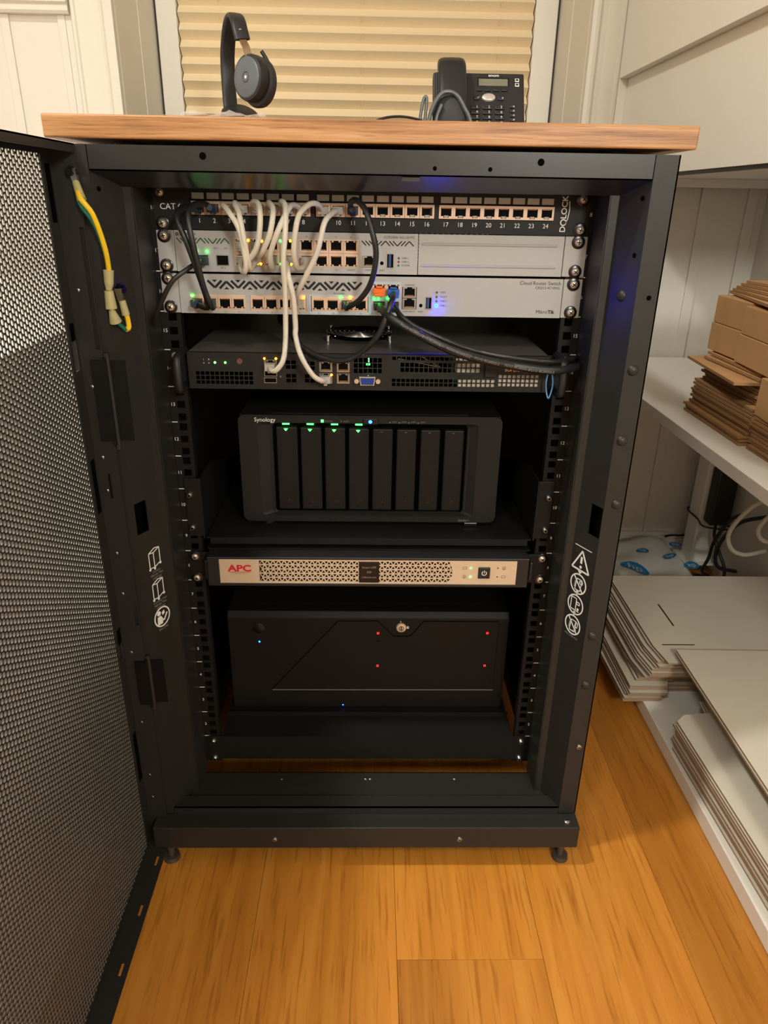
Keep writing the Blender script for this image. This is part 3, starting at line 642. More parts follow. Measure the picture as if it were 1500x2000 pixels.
JSRV = rj(STEEL, 15, 12, 11, 8, True, leds=True).mesh('jack', [STEEL, DARK, GOLD, LEDOFF], world=False)
def ledmesh(m_, r_=1.3): return MB().sph((0, 0, 0), r_, 8, 5, (1, .6, 1)).mesh('indicator_led', m_, smooth=True, world=False)
LEDS = {k: ledmesh(m_) for k, m_ in dict(g=LG, G=LGB, a=LA, b=LB, B=LBB, r=LR, o=LO).items()}
OFFL = {k: ledmesh(mat('led_off_' + k, c, .3)) for k, c in dict(g=(40, 90, 50), r=(150, 30, 25), b=(40, 90, 140)).items()}

# ------------------------------------------------------------------ patch panel U18
z18 = 17 * 44.45; YP = -3
pp = thing('patch_bay', (0, 0, z18), 'black 24-port patch panel at the top of the rack', 'patch panel')
ph = []
PX = [-191.5 + 16.4 * i for i in range(8)] + [-54.5 + 16.4 * i for i in range(8)] + [81.5 + 16.0 * i for i in range(8)]
build(MB().plate(-241, 241, z18 + .4, z18 + 44, YP, -1, [(a, b, z18 + 15, z18 + 31) for a, b in ((-201, -73), (-64, 64), (73, 201))]).box(-222, 222, -1, 30, z18 + .4, z18 + 2).box(-222, 222, -1, 30, z18 + 42.4, z18 + 44), 'face_plate', PANELB, pp, bevel=0)
for a, b in ((-201, -73), (-64, 64), (73, 201)): build(MB().box(a, b, -1.8, 25, z18 + 15, z18 + 31), 'jack_block', DARK, pp)
for i, x in enumerate(PX):
    inst('jack', JPATCH, pp, x, YP - .2, z18 + 22.8)
    build(MB().box(x - 6.6, x + 6.6, YP - .9, YP, z18 + 31.8, z18 + 38.2), 'label_window', LABEL, pp, bevel=.3)
    text(str(i + 1), 4.6, x, YP - .1, z18 + 9.6, pp, INKW, 'CENTER')
text('CAT.6', 6.2, -234, YP - .1, z18 + 23.5, pp, INKW)
text('D   LOCK', 6.2, 213, YP - .1, z18 + 22.5, pp, INKW, 'CENTER', (90, -90, 0), bold=.012)
build(MB().ring((213, z18 + 14), 2.4, 3.6, YP - .2, YP, 'y', 20).stroke([(215, z18 + 12), (217.5, z18 + 18), (218.6, z18 + 27), (217.8, z18 + 36)], .9, YP - .2, YP), 'logo_swirl', INKW, pp)
screws(pp, YP, [(-232.5, z18 + 6.35), (232.5, z18 + 38.1), (232.5, z18 + 6.35)]); screws(pp, YP, [(-232.5, z18 + 38.1)], SCRN)

# ------------------------------------------------------------------ router U17
z17 = 16 * 44.45; YR = -3
ro_ = thing('router', (0, 0, z17), 'white rack router with sixteen ports and a blank plate on its right', 'router')
cols1 = [-146.5, -129.8, -112.8, -95.8]; cols2 = [-74, -57.3, -40.7, -24]
hol = [(-156, -86.5, 7, 37), (-83, -15, 7, 37), (-197.5, -184.5, 7, 18.5), (-176, -162, 7.5, 18.5), (-10, 4, 7.5, 20), (16, 25, 6.5, 23.5)]
build(MB().plate(-221, 51.5, z17 + .4, z17 + 44, YR, -1, [(a, b, z17 + c, z17 + d) for a, b, c, d in hol]), 'face_plate', WHITE, ro_)
build(MB().box(-220, 50, -1, 180, z17 + .8, z17 + 43.6), 'body', DARK, ro_)
for a, b in ((-241, -221.6), (217.6, 243)):
    build(MB().box(a, b, YR, -1, z17 + .6, z17 + 44), 'ear', WHITE, ro_, bevel=.8)
build(MB().box(52.2, 217, YR, -1, z17 + .4, z17 + 44), 'blank_plate', WHITE, ro_, bevel=.5)
for zz in (33.5, 10.5):
    build(MB().sweep([(56, YR, z17 + zz), (58, YR - .3, z17 + zz), (206, YR - .3, z17 + zz), (209, YR, z17 + zz)], [(1.4 * math.cos(t), 1.4 * math.sin(t)) for t in [k * math.pi / 4 for k in range(8)]]), 'ridge', WHITE, ro_, smooth=True)
for a, b in ((-156, -86.5), (-83, -15)): build(MB().plate(a, b, z17 + 7, z17 + 37, YR + .3, YR + .7, [(x - 8, x + 8, z17 + q - 6.8, z17 + q + 6.8) for x in (cols1 if a < -100 else cols2) for q in (29.4, 14.6)]), 'port_frame', BEIGE, ro_)
for x in cols1 + cols2:
    inst('jack', JTOP, ro_, x, YR - .1, z17 + 29.4); inst('jack', JBOT, ro_, x, YR - .1, z17 + 14.6)
inst('jack', JCON, ro_, -3, YR - .1, z17 + 13.8)
for a, b in ((-197.5, -184.5), (-176, -162)): build(MB().plate(a, b, z17 + 7, z17 + 18.5, YR - .4, YR + 10, [(a + .8, b - .8, z17 + 7.8, z17 + 17.7)]), 'sfp_cage', STEEL, ro_)
build(MB().plate(16, 25, z17 + 6.5, z17 + 23.5, YR - .5, YR + 10, [(17, 24, z17 + 7.8, z17 + 22.2)]), 'usb_shell', STEEL, ro_); build(MB().box(18.6, 21.6, YR, YR + 9, z17 + 8.4, z17 + 21.6), 'usb_tongue', USBB, ro_)
o = inst('reset_hole', HOLE, ro_, 11, YR, z17 + 12.4); o.scale = (.8, 1, .8)
for k, (c_, t_) in enumerate((('g', 'USER 1'), ('r', 'USER 2'), ('b', 'POWER'))): inst('indicator_led', OFFL[c_], ro_, 30, YR, z17 + 18 - k * 3.9); text(t_, 1.9, 33.4, YR - .1, z17 + 18 - k * 3.9, ro_, INK)
def zig(xv, n_, per, z0, z1, par):
    q = MB(); h = z1 - z0; hw = per * .30
    for i in range(n_):
        x = xv + per * i
        q.stroke([(x - hw, z1), (x, z0 + 1)], 2.7, YR - .12, YR).stroke([(x, z0 + 1), (x + hw, z1)], 2.7, YR - .13, YR); q.prism([(x - 3, z1 + .8), (x + 3, z1 + .8), (x, z1 - 2)], YR - .12, YR)
        if i < n_ - 1: x += per / 2; q.stroke([(x - hw, z0), (x, z1 - 1)], 2.7, YR - .12, YR).stroke([(x, z1 - 1), (x + hw, z0)], 2.7, YR - .13, YR); q.prism([(x - 3, z0 - .8), (x, z0 + 2), (x + 3, z0 - .8)], YR - .12, YR)
    return build(q, 'zigzag_print', INK, par)
def slashes(x0, x1, z0, z1, mm, par, up_=False):
    q = MB(); x = x0; h = 5
    while x + h <= x1 + .1:
        for k in range(3):
            a = x + 4.2 * k
            if a + h > x1 + .1: break
            q.stroke([(a, z0), (a + h, z1)] if up_ else [(a, z1), (a + h, z0)], 1.25, YR - .12, YR)
        x += 8.4 + h; up_ = not up_
    return build(q, 'zigzag_print', mm, par)
slashes(-219, -160, z17 + 30.5, z17 + 36, INKG, ro_); slashes(-12, 47, z17 + 31, z17 + 36, INK, ro_)
text('MIKROTIK', 2.6, -215, YR - .1, z17 + 40, ro_, INK, track=1.1); build(MB().ring((-218, z17 + 40), .9, 1.9, YR - .15, YR, 'y', 6), 'logo_mark', INK, ro_)
text('CCR2004-16G-2S+PC', 2.7, 48, YR - .1, z17 + 40, ro_, INK, 'RIGHT')
for t_, x, zz in (('CONSOLE', -3, 4.6), ('RESET', 11.5, 4.6), ('SFP 1', -191, 4.4), ('SFP 2', -169, 4.6), ('ACT', -176, 25.5), ('10G', -165, 25.5), ('10', -74, 39.4), ('14', -41, 39.4), ('16', -24, 39.4), ('11', -57, 4.4), ('13', -41, 4.4), ('15/BOOT', -24, 4.4)): text(t_, 1.7, x, YR - .1, z17 + zz, ro_, INK, 'CENTER')
for x, zz, k in ((-198, 22, 'G'), (-186, 22, 'g'), (-124, 34, 'a'), (-103, 34.5, 'g'), (-92, 34.5, 'a'), (-126, 10, 'a'), (-103, 10, 'g'), (-91.5, 10, 'a'), (-68, 10, 'a'), (-139, 34.5, 'a')): inst('indicator_led', LEDS[k], ro_, x, YR - 1.1, z17 + zz)
screws(ro_, YR, [(s * 232.5, z17 + q) for s in (-1, 1) for q in (6.35, 38.1)])

# ------------------------------------------------------------------ switch U16
z16 = 15 * 44.45 - 1.6
sw = thing('network_switch', (0, 0, z16), 'white rack switch with bold black zigzag print and a glowing blue light', 'network switch')
pA = [-201.3 + 15.8 * i for i in range(4)]; pB = [-132 + 15.8 * i for i in range(4)]; pC = [-61.5 + 16.2 * i for i in range(4)]
hol = [(-209.5, -146, 4, 21.5), (-140.5, -76, 4, 21.5), (-70.5, -4, 4, 21.5), (1.5, 15.8, 6, 17), (18, 32, 6, 17), (1, 16.2, 24, 35), (17, 32.2, 24, 35), (35, 52, 8, 33), (62, 70, 8, 22.5)]
build(MB().plate(-221, 220.5, z16 + .4, z16 + 44, YR, -1, [(a, b, z16 + c, z16 + d) for a, b, c, d in hol]), 'face_plate', WHITE, sw)
build(MB().box(-220, 220, -1, 230, z16 + .8, z16 + 43.6), 'body', DARK, sw)
for a, b in ((-241, -221.6), (221.2, 243)): build(MB().box(a, b, YR, -1, z16 + .6, z16 + 44), 'ear', WHITE, sw, bevel=.8)
for grp in (pA, pB, pC):
    build(MB().plate(grp[0] - 8.2, grp[3] + 8.2, z16 + 4, z16 + 21.5, YR + .3, YR + .7, [(x - 7.6, x + 7.6, z16 + 5.9, z16 + 19.3) for x in grp]), 'port_frame', BEIGE, sw)
    for x in grp: inst('jack', JBOT, sw, x, YR - .1, z16 + 12.6)
build(MB().plate(-72, -1, z16 + 1.5, z16 + 23, YR - .12, YR, [(-70.5, -4, z16 + 4, z16 + 21.5)]).plate(-.5, 33.5, z16 + 3, z16 + 38.5, YR - .12, YR, [(1.5, 15.8, z16 + 6, z16 + 17), (18, 32, z16 + 6, z16 + 17), (1, 16.2, z16 + 24, z16 + 35), (17, 32.2, z16 + 24, z16 + 35)]), 'blue_print', PORTBLUE, sw)
for a in (1.5, 17.8): build(MB().plate(a, a + 14.2, z16 + 6, z16 + 17, YR - .4, YR + 8, [(a + .8, a + 13.4, z16 + 6.8, z16 + 16.2)]), 'sfp_cage', STEEL, sw)
for x in (8.6, 24.6): inst('jack', JTOP, sw, x, YR - .05, z16 + 29.4)
inst('jack', JCON, sw, 43.5, YR - .1, z16 + 14.4); inst('jack', JCON, sw, 43.5, YR - .1, z16 + 27)
build(MB().plate(62, 70, z16 + 8, z16 + 22.5, YR - .5, YR + 10, [(63, 69, z16 + 9.2, z16 + 21.4)]), 'usb_shell', STEEL, sw); build(MB().box(64, 66.6, YR, YR + 9, z16 + 9.8, z16 + 20.8), 'usb_tongue', USBB, sw)
o = inst('reset_hole', HOLE, sw, 57, YR, z16 + 12.4); o.scale = (.8, 1, .8)
for k, t_ in enumerate(('USER', 'FAULT', 'PWR 2', 'PWR 1')):
    inst('indicator_led', LEDS['B'] if k == 3 else OFFL['b'], sw, 75, YR - .3, z16 + 27.5 - k * 5); text(t_, 1.9, 79, YR - .1, z16 + 27.5 - k * 5, sw, INK)
zig(-180, 7, 26.7, z16 + 28.2, z16 + 37, sw)
text('Cloud Router Switch', 3.9, 218, YR - .1, z16 + 39, sw, INK, 'RIGHT'); text('CRS312-4C+8XG', 2.7, 217, YR - .1, z16 + 34, sw, INK, 'RIGHT')
text('Mikro', 4, 205.6, YR - .1, z16 + 7, sw, INK, 'RIGHT'); text('Tik', 4, 205.8, YR - .1, z16 + 7, sw, INK, 'LEFT', bold=.03)
for t_, x, zz in (('CONSOLE', 43.5, 35), ('MGMT/BOOT', 43.5, 5.4), ('RESET', 57, 5.4), ('2', -185, 2.2), ('3', -170, 2.2), ('4', -154, 2.2), ('5', -132, 2.2), ('6', -116, 2.2), ('8', -84, 2.2), ('C1', -61, 2.2), ('C2', -45, 2.2), ('C4', -13, 2.2), ('10G COMBO', -38, 24.5)): text(t_, 1.7, x, YR - .15, z16 + zz, sw, INK, 'CENTER')
for x, zz, k in ((-206.5, 20, 'G'), (-79, 19.5, 'a'), (-36, 20, 'g'), (-25, 20, 'a'), (3, 19.8, 'g'), (7.5, 19.8, 'g'), (18.5, 20.4, 'g')): inst('indicator_led', LEDS[k], sw, x, YR - 1.2, z16 + zz)
screws(sw, YR, [(s * 232.5, z16 + q) for s in (-1, 1) for q in (7, 38.5)])
for nm, m_, x0, x1, zz0, zz1, lb_ in (('sfp_module', ORANGE, 1.5, 15.6, 25, 34, 'orange plug seated in the upper left combo port of the switch'), ('sfp_module', BLUEP, 17.6, 31.6, 24, 33, 'blue plug seated in the upper right combo port of the switch')):
    pl = thing(nm, ((x0 + x1) / 2, -8, z16 + zz0), lb_, 'plug')
    build(MB().box(x0, x1, -12, -2, z16 + zz0, z16 + zz1 - 2).box(x0 + 3, x1 - 3, -14, -2, z16 + zz1 - 2, z16 + zz1), 'body', m_, pl, bevel=1); build(MB().box(x0 + 1, x1 - 1, -18, -11, z16 + zz0 - 2, z16 + zz0 + 2), 'pull_tab', m_, pl, bevel=.8)

# ------------------------------------------------------------------ 1U server U14
z14 = 13 * 44.45; YV = -20
sv = thing('rack_server', (0, 300, z14), 'black one-unit rack server with square grilles and a fan guard on its lid', 'server')
hol = []
def grid(x0, x1, zz0, zz1, p=5.6, g=1.1):
    nx_ = max(1, round((x1 - x0) / p)); nz_ = max(1, round((zz1 - zz0) / p)); px = (x1 - x0) / nx_; pz = (zz1 - zz0) / nz_
    return [(x0 + i * px + g / 2, x0 + (i + 1) * px - g / 2, z14 + zz0 + j * pz + g / 2, z14 + zz0 + (j + 1) * pz - g / 2) for i in range(nx_) for j in range(nz_)]
GR = [(-207, -139, 8, 24), (-101, -88, 27, 38), (-101, -88, 11, 22), (-79, -66, 26, 37), (-79, -66, 11, 22), (-21, 13, 23, 42), (24, 131, 39, 44), (34, 129, 25, 37), (24, 148, 8, 18), (151, 200, 9, 24)]
for g_ in GR: hol += grid(*g_)
prt = [(-125.5, -110.5, 26, 38), (-126, -111, 18.5, 25), (-126.5, -111.5, 10.5, 17), (-61, -46, 24.5, 36.5), (-61, -46, 11, 23), (-40.5, -25.5, 24.5, 36.5), (-40.5, -25.5, 11, 23)]
hol += [(a, b, z14 + c, z14 + d) for a, b, c, d in prt]
build(MB().plate(-215, 210, z14 + 3, z14 + 44, YV, YV + 1.5, hol), 'face_plate', SRV, sv)
build(MB().box(-215, 210, YV + 1.5, 580, z14 + 44, z14 + 45.4), 'lid', SRVTOP, sv, bevel=.4)
build(MB().box(-215, 210, YV, YV + 6, z14 + 44, z14 + 45.6).box(17, 18.5, YV - .3, YV, z14 + 4, z14 + 44), 'lid_lip', SRV, sv)
build(MB().box(-215, -213, YV + 1.5, 580, z14 + 3, z14 + 44).box(208, 210, YV + 1.5, 580, z14 + 3, z14 + 44).box(-213, 208, YV + 1.5, 580, z14 + 3, z14 + 4.5).box(-213, 208, 575, 580, z14 + 4, z14 + 44), 'chassis', SRV, sv)
build(MB().box(100, 131, YV + 2.5, 200, z14 + 25, z14 + 42).box(104, 200, YV + 2.5, 200, z14 + 5, z14 + 24.5), 'inner_module', mat('inner_pale_metal', (190, 184, 170), .5), sv)
build(MB().cyl((32, 0, z14 + 37), (80, 6, z14 + 27), .8, n=6).cyl((60, 2, z14 + 40), (84, 8, z14 + 26), .8, n=6), 'inner_wire', CABW, sv)
for (a, b, c, d) in (prt[0], prt[3], prt[4], prt[5], prt[6]): inst('jack', JSRV, sv, (a + b) / 2, YV - .2, z14 + (c + d) / 2)
for (a, b, c, d) in prt[1:3]:
    build(MB().plate(a, b, z14 + c, z14 + d, YV - .4, YV + 8, [(a + .8, b - .8, z14 + c + .8, z14 + d - .8)]), 'usb_shell', STEEL, sv); build(MB().box(a + 1.5, b - 1.5, YV + .5, YV + 8, z14 + c + 2.6, z14 + c + 4.2), 'usb_tongue', DARK, sv)
vg = build(MB().prism([(-13, z14 + 18.5), (4, z14 + 18.5), (2.6, z14 + 10.5), (-11.6, z14 + 10.5)], YV - 4, YV), 'vga_connector', VGAB, sv)
build(MB().prism([(-14.2, z14 + 19.6), (5.2, z14 + 19.6), (3.6, z14 + 9.4), (-12.6, z14 + 9.4)], YV - 2.6, YV).cyl((-17.2, YV, z14 + 14.5), (-17.2, YV - 4, z14 + 14.5), 3, n=6).cyl((8.2, YV, z14 + 14.5), (8.2, YV - 4, z14 + 14.5), 3, n=6), 'vga_shell', CHROME, vg)
pn = MB()
for r_ in range(3):
    for k in range(5): pn.cyl((-9.8 + k * 2.7 + (r_ % 2) * .9, YV - 4.3, z14 + 12 + r_ * 2.4), (-9.8 + k * 2.7 + (r_ % 2) * .9, YV - 3.9, z14 + 12 + r_ * 2.4), .5, n=6)
build(pn, 'vga_pin', DARK, vg)
build(MB().box(134, 149, YV - 4, YV, z14 + 21, z14 + 39), 'latch', SRV, sv, bevel=1); build(MB().box(50, 68, YV - 1.2, YV, z14 + 20, z14 + 22).box(104, 122, YV - 1.2, YV, z14 + 20, z14 + 22), 'clip', SRV, sv)
text('SUPERMICRO', 4.2, 158, YV - .1, z14 + 29.5, sv, GOLD, bold=.01)
for x, k in ((-183, 'G'), (-171, 'G')): inst('indicator_led', LEDS[k], sv, x, YV - .2, z14 + 34)
for x, zz, k in ((-125, 39.6, 'o'), (-111.5, 39.6, 'a'), (-46.8, 21.4, 'o')): inst('indicator_led', LEDS[k], sv, x, YV - 1.2, z14 + zz)
build(MB().cyl((-154, YV, z14 + 36), (-154, YV - 1.5, z14 + 36), 3.4, n=16), 'power_button', mat('brown_button', (96, 66, 56), .4), sv, True)
for t_, x, zz in (('i', -196, 37.5), ('A', -190, 37.5), ('o', -196, 33.5), ('o', -190, 33.5), ('Y', -107, 18), ('o', -3.5, 21)): text(t_, 2, x, YV - .1, z14 + zz, sv, INKW, 'CENTER')
build(MB().box(-3.6, -2.4, 4, 6, z14 + 30, z14 + 41).box(-6, -1.5, 4, 6, z14 + 28, z14 + 31), 'indicator_light_bar', LG, sv)
fg = MB(); fc = (-16, 108, z14 + 49)
for r_ in (8, 14, 20, 26, 32, 38, 43): fg.tube([(fc[0] + r_ * math.cos(t * math.pi / 8), fc[1] + r_ * math.sin(t * math.pi / 8), fc[2] + 2) for t in range(16)], .9, 5, 3, True)
for a in range(4):
    t = R(45 + 90 * a); fg.cyl((fc[0], fc[1], fc[2]), (fc[0] + 56 * math.cos(t), fc[1] + 56 * math.sin(t), fc[2]), 1.1, n=6); e_ = (fc[0] + 56 * math.cos(t), fc[1] + 56 * math.sin(t)); fg.cyl((*e_, z14 + 45), (*e_, fc[2] + 3), 3.6, 3, n=10)
build(fg, 'fan_guard', mat('chrome_wire', (200, 200, 200), .15, 1), sv, True)
build(MB().cyl((fc[0], fc[1], z14 + 45.5), (fc[0], fc[1], z14 + 46), 42, n=28), 'fan_opening', VOID, sv)
for s in (-1, 1):
    x = s * 222
    build(MB().tube([(x, YV + 18, z14 + 44), (x, YV - 14, z14 + 43), (x, YV - 22, z14 + 36), (x, YV - 22, z14 + 12), (x, YV - 14, z14 + 4), (x, YV + 18, z14 + 4)], 4.6, 9), 'handle', BLK, sv, True)
    build(MB().box(min(s * 212, s * 240), max(s * 212, s * 240), -4, -1.5, z14 + 2, z14 + 44), 'ear', RAIL, sv)
    screws(sv, -4, [(s * 232.5, z14 + 38), (s * 232.5, z14 + 8)], SCRN)

# ------------------------------------------------------------------ NAS shelf and NAS (U9-U12)
st = thing('rack_shelf', (0, 150, 368), 'black cantilever rack shelf carrying the eight-bay storage box', 'rack shelf')
build(MB().box(-216, 216, 0, 330, 374, 376).box(-211, 211, -1.5, 0, 367, 376.5), 'tray', RAIL, st)
for s in (-1, 1):
    build(MB().box(min(s * 219, s * 238), max(s * 219, s * 238), -4, -1.5, 379, 460), 'ear', RAIL, st, bevel=.6)
    build(MB().prism([(-4, 376), (-4, 460), (60, 460), (320, 385), (320, 376)], s * 217, s * 219, 'x'), 'side_wall', RAIL, st)
    screws(st, -4, [(s * 232, 438), (s * 232, 392)], MB().lathe([(0, -5), (2.4, -5), (4.6, -3), (5, 0)], (0, 0, 0), 'y', 14).slot(1).cyl((0, -5.2, 0), (0, -4.8, 0), 1.8, n=6).mesh('cage_screw', [STEEL, DARK], smooth=True, world=False))
YN = 38; N0, N1 = 383, 533
def nx(px): return -172 + (px - 65) / 1390 * 344
def nz(py): return 533 - (py - 78 ) / 562 * 150
na = thing('nas', (0, 160, 376), 'dark grey eight-bay network storage box with four green drive lights', 'storage box')
def rr(x0, x1, z0_, z1_, r_, n_=5):
    o = []
    for cx, cz, a in ((x1 - r_, z1_ - r_, 0), (x0 + r_, z1_ - r_, 90), (x0 + r_, z0_ + r_, 180), (x1 - r_, z0_ + r_, 270)):
        for k in range(n_ + 1): t = R(a + 90 * k / n_); o.append((cx + r_ * math.cos(t), cz + r_ * math.sin(t)))
    return o
def frame(outer, inner, y0, y1):
    n_ = len(outer); v = [(a, y0, b) for a, b in outer] + [(a, y0, b) for a, b in inner] + [(a, y1, b) for a, b in outer] + [(a, y1, b) for a, b in inner]
    f = []
    for i in range(n_):
        j = (i + 1) % n_; f += [(i, j, n_ + j, n_ + i), (2 * n_ + i, 3 * n_ + i, 3 * n_ + j, 2 * n_ + j), (i, 2 * n_ + i, 2 * n_ + j, j), (n_ + i, n_ + j, 3 * n_ + j, 3 * n_ + i)]
    return MB().add(v, f)
bx0, bx1, bz0, bz1 = nx(240), nx(1275), nz(597), nz(128)
build(frame(rr(-172, 172, N0, N1, 9), rr(bx0 - 18, bx1 + 14, bz0 - 3, bz1 + 3, 6), YN, YN + 6), 'front_bezel', NASM, na, bevel=0)
# bevelled transition between bezel and bays
n_ = 24; o1 = rr(bx0 - 18, bx1 + 14, bz0 - 3, bz1 + 3, 6); o2 = rr(bx0, bx1, bz0, bz1, 5)
build(MB().add([(a, YN + .2, b) for a, b in o1] + [(a, YN + 8, b) for a, b in o2], [(i, (i + 1) % n_, n_ + (i + 1) % n_, n_ + i) for i in range(n_)]), 'bay_bevel', NASM, na)
build(MB().box(-170, 170, YN + 14, 280, N0 + 1, N1 - 1).box(-170, bx0 - 1, YN + 6, YN + 14, N0 + 1, N1 - 1).box(bx1 + 1, 170, YN + 6, YN + 14, N0 + 1, N1 - 1), 'body', NASM, na)
build(MB().box(bx0 - 1, bx1 + 1, YN + 12, YN + 14, bz0, bz1), 'bay_back', VOID, na)
for k in range(8):
    x0 = nx(260 + 127.8 * k); x1 = nx(372 + 126.5 * k); z0_, z1_ = nz(578 + .4 * k), nz(142 + 1.4 * k)
    ty = build(MB().hexa([(x0, YN + 3, z0_), (x1, YN + 3, z0_), (x1, YN + 13, z0_), (x0, YN + 13, z0_), (x0, YN + 3, z1_), (x1, YN + 3, z1_), (x1, YN + 13, z1_), (x0, YN + 13, z1_)]), 'drive_tray', NASD, na, bevel=1.6)
    cx = (x0 + x1) / 2 + 1.2
    build(MB().ring((cx, z0_ + 15), 3.2, 4.6, YN + 2.3, YN + 3.4, 'y', 16).cyl((cx, YN + 2.2, z0_ + 15), (cx, YN + 3.4, z0_ + 15), 2, n=10), 'tray_lock', BLKG, ty)
    build(MB().box(cx - 2.5, cx - .5, YN + 2.7, YN + 3, z0_ + 11.6, z0_ + 12.2), 'lock_mark', INKGR, ty)
    if k < 4:
        build(MB().box(x0 + 9, x0 + 18, YN + 1, YN + 1.8, bz1 + .3, bz1 + 2), 'drive_light', LG, ty); build(MB().prism([(cx - 4.5, z1_ - 2), (cx + .5, z1_ - 2), (cx - 2, z1_ - 5)], YN + 2.4, YN + 3), 'drive_light', LG, ty)
    else: build(MB().box(cx - 4, cx - 1, YN + 2.7, YN + 3, z1_ - 4, z1_ - 3.4), 'drive_mark', INKGR, ty)
text('Synology', 5.4, nx(150), YN - .1, nz(103), na, INKW); text('DS1821+', 3, nx(1250), YN - .1, nz(630), na, INKGR)
build(MB().box(nx(500), nx(513), YN - .3, YN + .5, nz(112), nz(99)), 'status_light', LG, na); build(MB().box(nx(603), nx(608), YN - .2, YN, nz(108), nz(103)).box(nx(858), nx(865), YN - .2, YN, nz(112), nz(107)).box(nx(907), nx(914), YN - .2, YN, nz(113), nz(108)).box(nx(957), nx(964), YN - .2, YN, nz(113), nz(108)).box(nx(1006), nx(1013), YN - .2, YN, nz(114), nz(109)), 'status_marks', INKGR, na)
for t_, px in (('STATUS', 520), ('ALERT', 616), ('LAN1', 872), ('LAN2', 921), ('LAN3', 971), ('LAN4', 1020)): text(t_, 1.9, nx(px), YN - .1, nz(107), na, INKGR)
build(MB().box(nx(720), nx(800), YN - .6, YN, nz(122), nz(92)), 'power_button', BLKG, na, bevel=1); inst('indicator_led', LEDS['b'], na, nx(758), YN - .9, nz(107)).scale = (1.7, 1, 1.7)
for sx in (-1, 1):
    for yq in (YN + 16, 250): build(MB().cyl((sx * 140, yq, 376.2), (sx * 140, yq, N0), 9, n=14), 'rubber_foot', BLK, na, True)
build(MB().box(nx(1285), nx(1360), YN + 1, YN + 12, 377, 382), 'front_foot', BLKG, na, bevel=1)

# ------------------------------------------------------------------ UPS U8
z8 = 7 * 44.45; YU = -25
ups = thing('ups', (0, 150, z8), 'one-unit rack UPS with a silver triangle-pattern front', 'ups')
build(MB().plate(-213, 211, z8 + 5, z8 + 48, YU, -2, [(-197, 195, z8 + 9.5, z8 + 44.5)]), 'bezel', BLK, ups, bevel=1)
build(MB().box(-210, 208, -14, 400, z8 + 6, z8 + 45), 'body', DARK, ups)
tz0, tz1 = z8 + 11.6, z8 + 43; rows = 5; hh = (tz1 - tz0) / rows; base = 7.35
sp = MB(); sp.box(-197, -145, YU + .5, -14, z8 + 9.5, z8 + 44.5)
pr_ = [(195, z8 + 9.5), (195, z8 + 44.5), (104.5, z8 + 44.5)] + [(104.5 + 5.5 * math.sin(math.pi * t / 8), z8 + 44.5 - 35 * t / 8) for t in range(1, 8)] + [(104.5, z8 + 9.5)]
sp.prism([(a - .0, b) for a, b in pr_], YU + .3, -14); sp.box(-145, 108, YU + .5, YU + 3, z8 + 9.5, tz0).box(-145, 108, YU + .5, YU + 3, tz1, z8 + 44.5)
for r_ in range(rows):
    for i in range(-1, 2 * int(253 / base) + 1):
        x = -145 + base / 2 * i; upw = (i + r_) % 2 == 0; zb = tz0 + r_ * hh
        o3 = [(x, zb), (x + base, zb), (x + base / 2, zb + hh)] if upw else [(x, zb + hh), (x + base / 2, zb), (x + base, zb + hh)]
        if o3[0][0] < -146 or x + base > 113: continue
        cx = sum(p[0] for p in o3) / 3; cz = sum(p[1] for p in o3) / 3; i3 = [(cx + (p[0] - cx) * .66, cz + (p[1] - cz) * .66) for p in o3]
        sp.add([(a, YU + .5, b) for a, b in o3 + i3] + [(a, YU + 2.2, b) for a, b in i3], [(j, (j + 1) % 3, 3 + (j + 1) % 3, 3 + j) for j in range(3)] + [(3 + j, 3 + (j + 1) % 3, 6 + (j + 1) % 3, 6 + j) for j in range(3)])
build(sp, 'front_panel', SILVER, ups)
build(MB().box(-14, 13, YU - .3, YU + 3, z8 + 11, z8 + 42.5), 'display', BLKG, ups, bevel=1)
for t_, zz in (('Smart UPS', 34), ('500', 27), ('Lithium-ion', 19.5)): text(t_, 3, -.5, YU - .4, z8 + zz, ups, INKGR, 'CENTER')
text('APC', 9, -170.5, YU + .3, z8 + 31, ups, INKR, 'CENTER', wide=1.25, bold=.035); text('by Schneider Electric', 1.6, -170.5, YU + .3, z8 + 23.6, ups, INKGR, 'CENTER')
build(MB().box(-185, -156, YU + .3, YU + .5, z8 + 25.3, z8 + 25.9), 'logo_line', INKR, ups)
pb = build(MB().box(144, 160, YU - 1, YU + 2, z8 + 18.5, z8 + 35.5), 'power_button', BLK, ups, bevel=1.2)
build(MB().ring((152, z8 + 27), 2.6, 3.4, YU - 1.2, YU - .9, 'y', 18, 120, 420).box(151.6, 152.4, YU - 1.2, YU - .9, z8 + 27, z8 + 31), 'power_symbol', INKW, pb)
for x, zz in ((134, 34), (134, 21)): inst('indicator_led', LEDS['g'], ups, x, YU + .2, z8 + zz)
ic = MB()
for x, zz in ((126, 34), (178, 21)): ic.stroke([(x - 2.4, z8 + zz - 1.6), (x + 2.4, z8 + zz - 1.6), (x + 2.4, z8 + zz + 1.6), (x - 2.4, z8 + zz + 1.6), (x - 2.4, z8 + zz - 1.6)], .5, YU + .3, YU + .5)
for x, zz in ((126, 21), (178, 34)): ic.ring((x, z8 + zz), 2, 2.5, YU + .3, YU + .5, 'y', 14).box(x - .3, x + .3, YU + .3, YU + .5, z8 + zz - 2, z8 + zz + 1.4)
for x, zz in ((170, 34), (170, 21)): ic.ring((x, z8 + zz), .1, 1, YU + .3, YU + .5, 'y', 8)
build(ic, 'symbols', INK, ups)
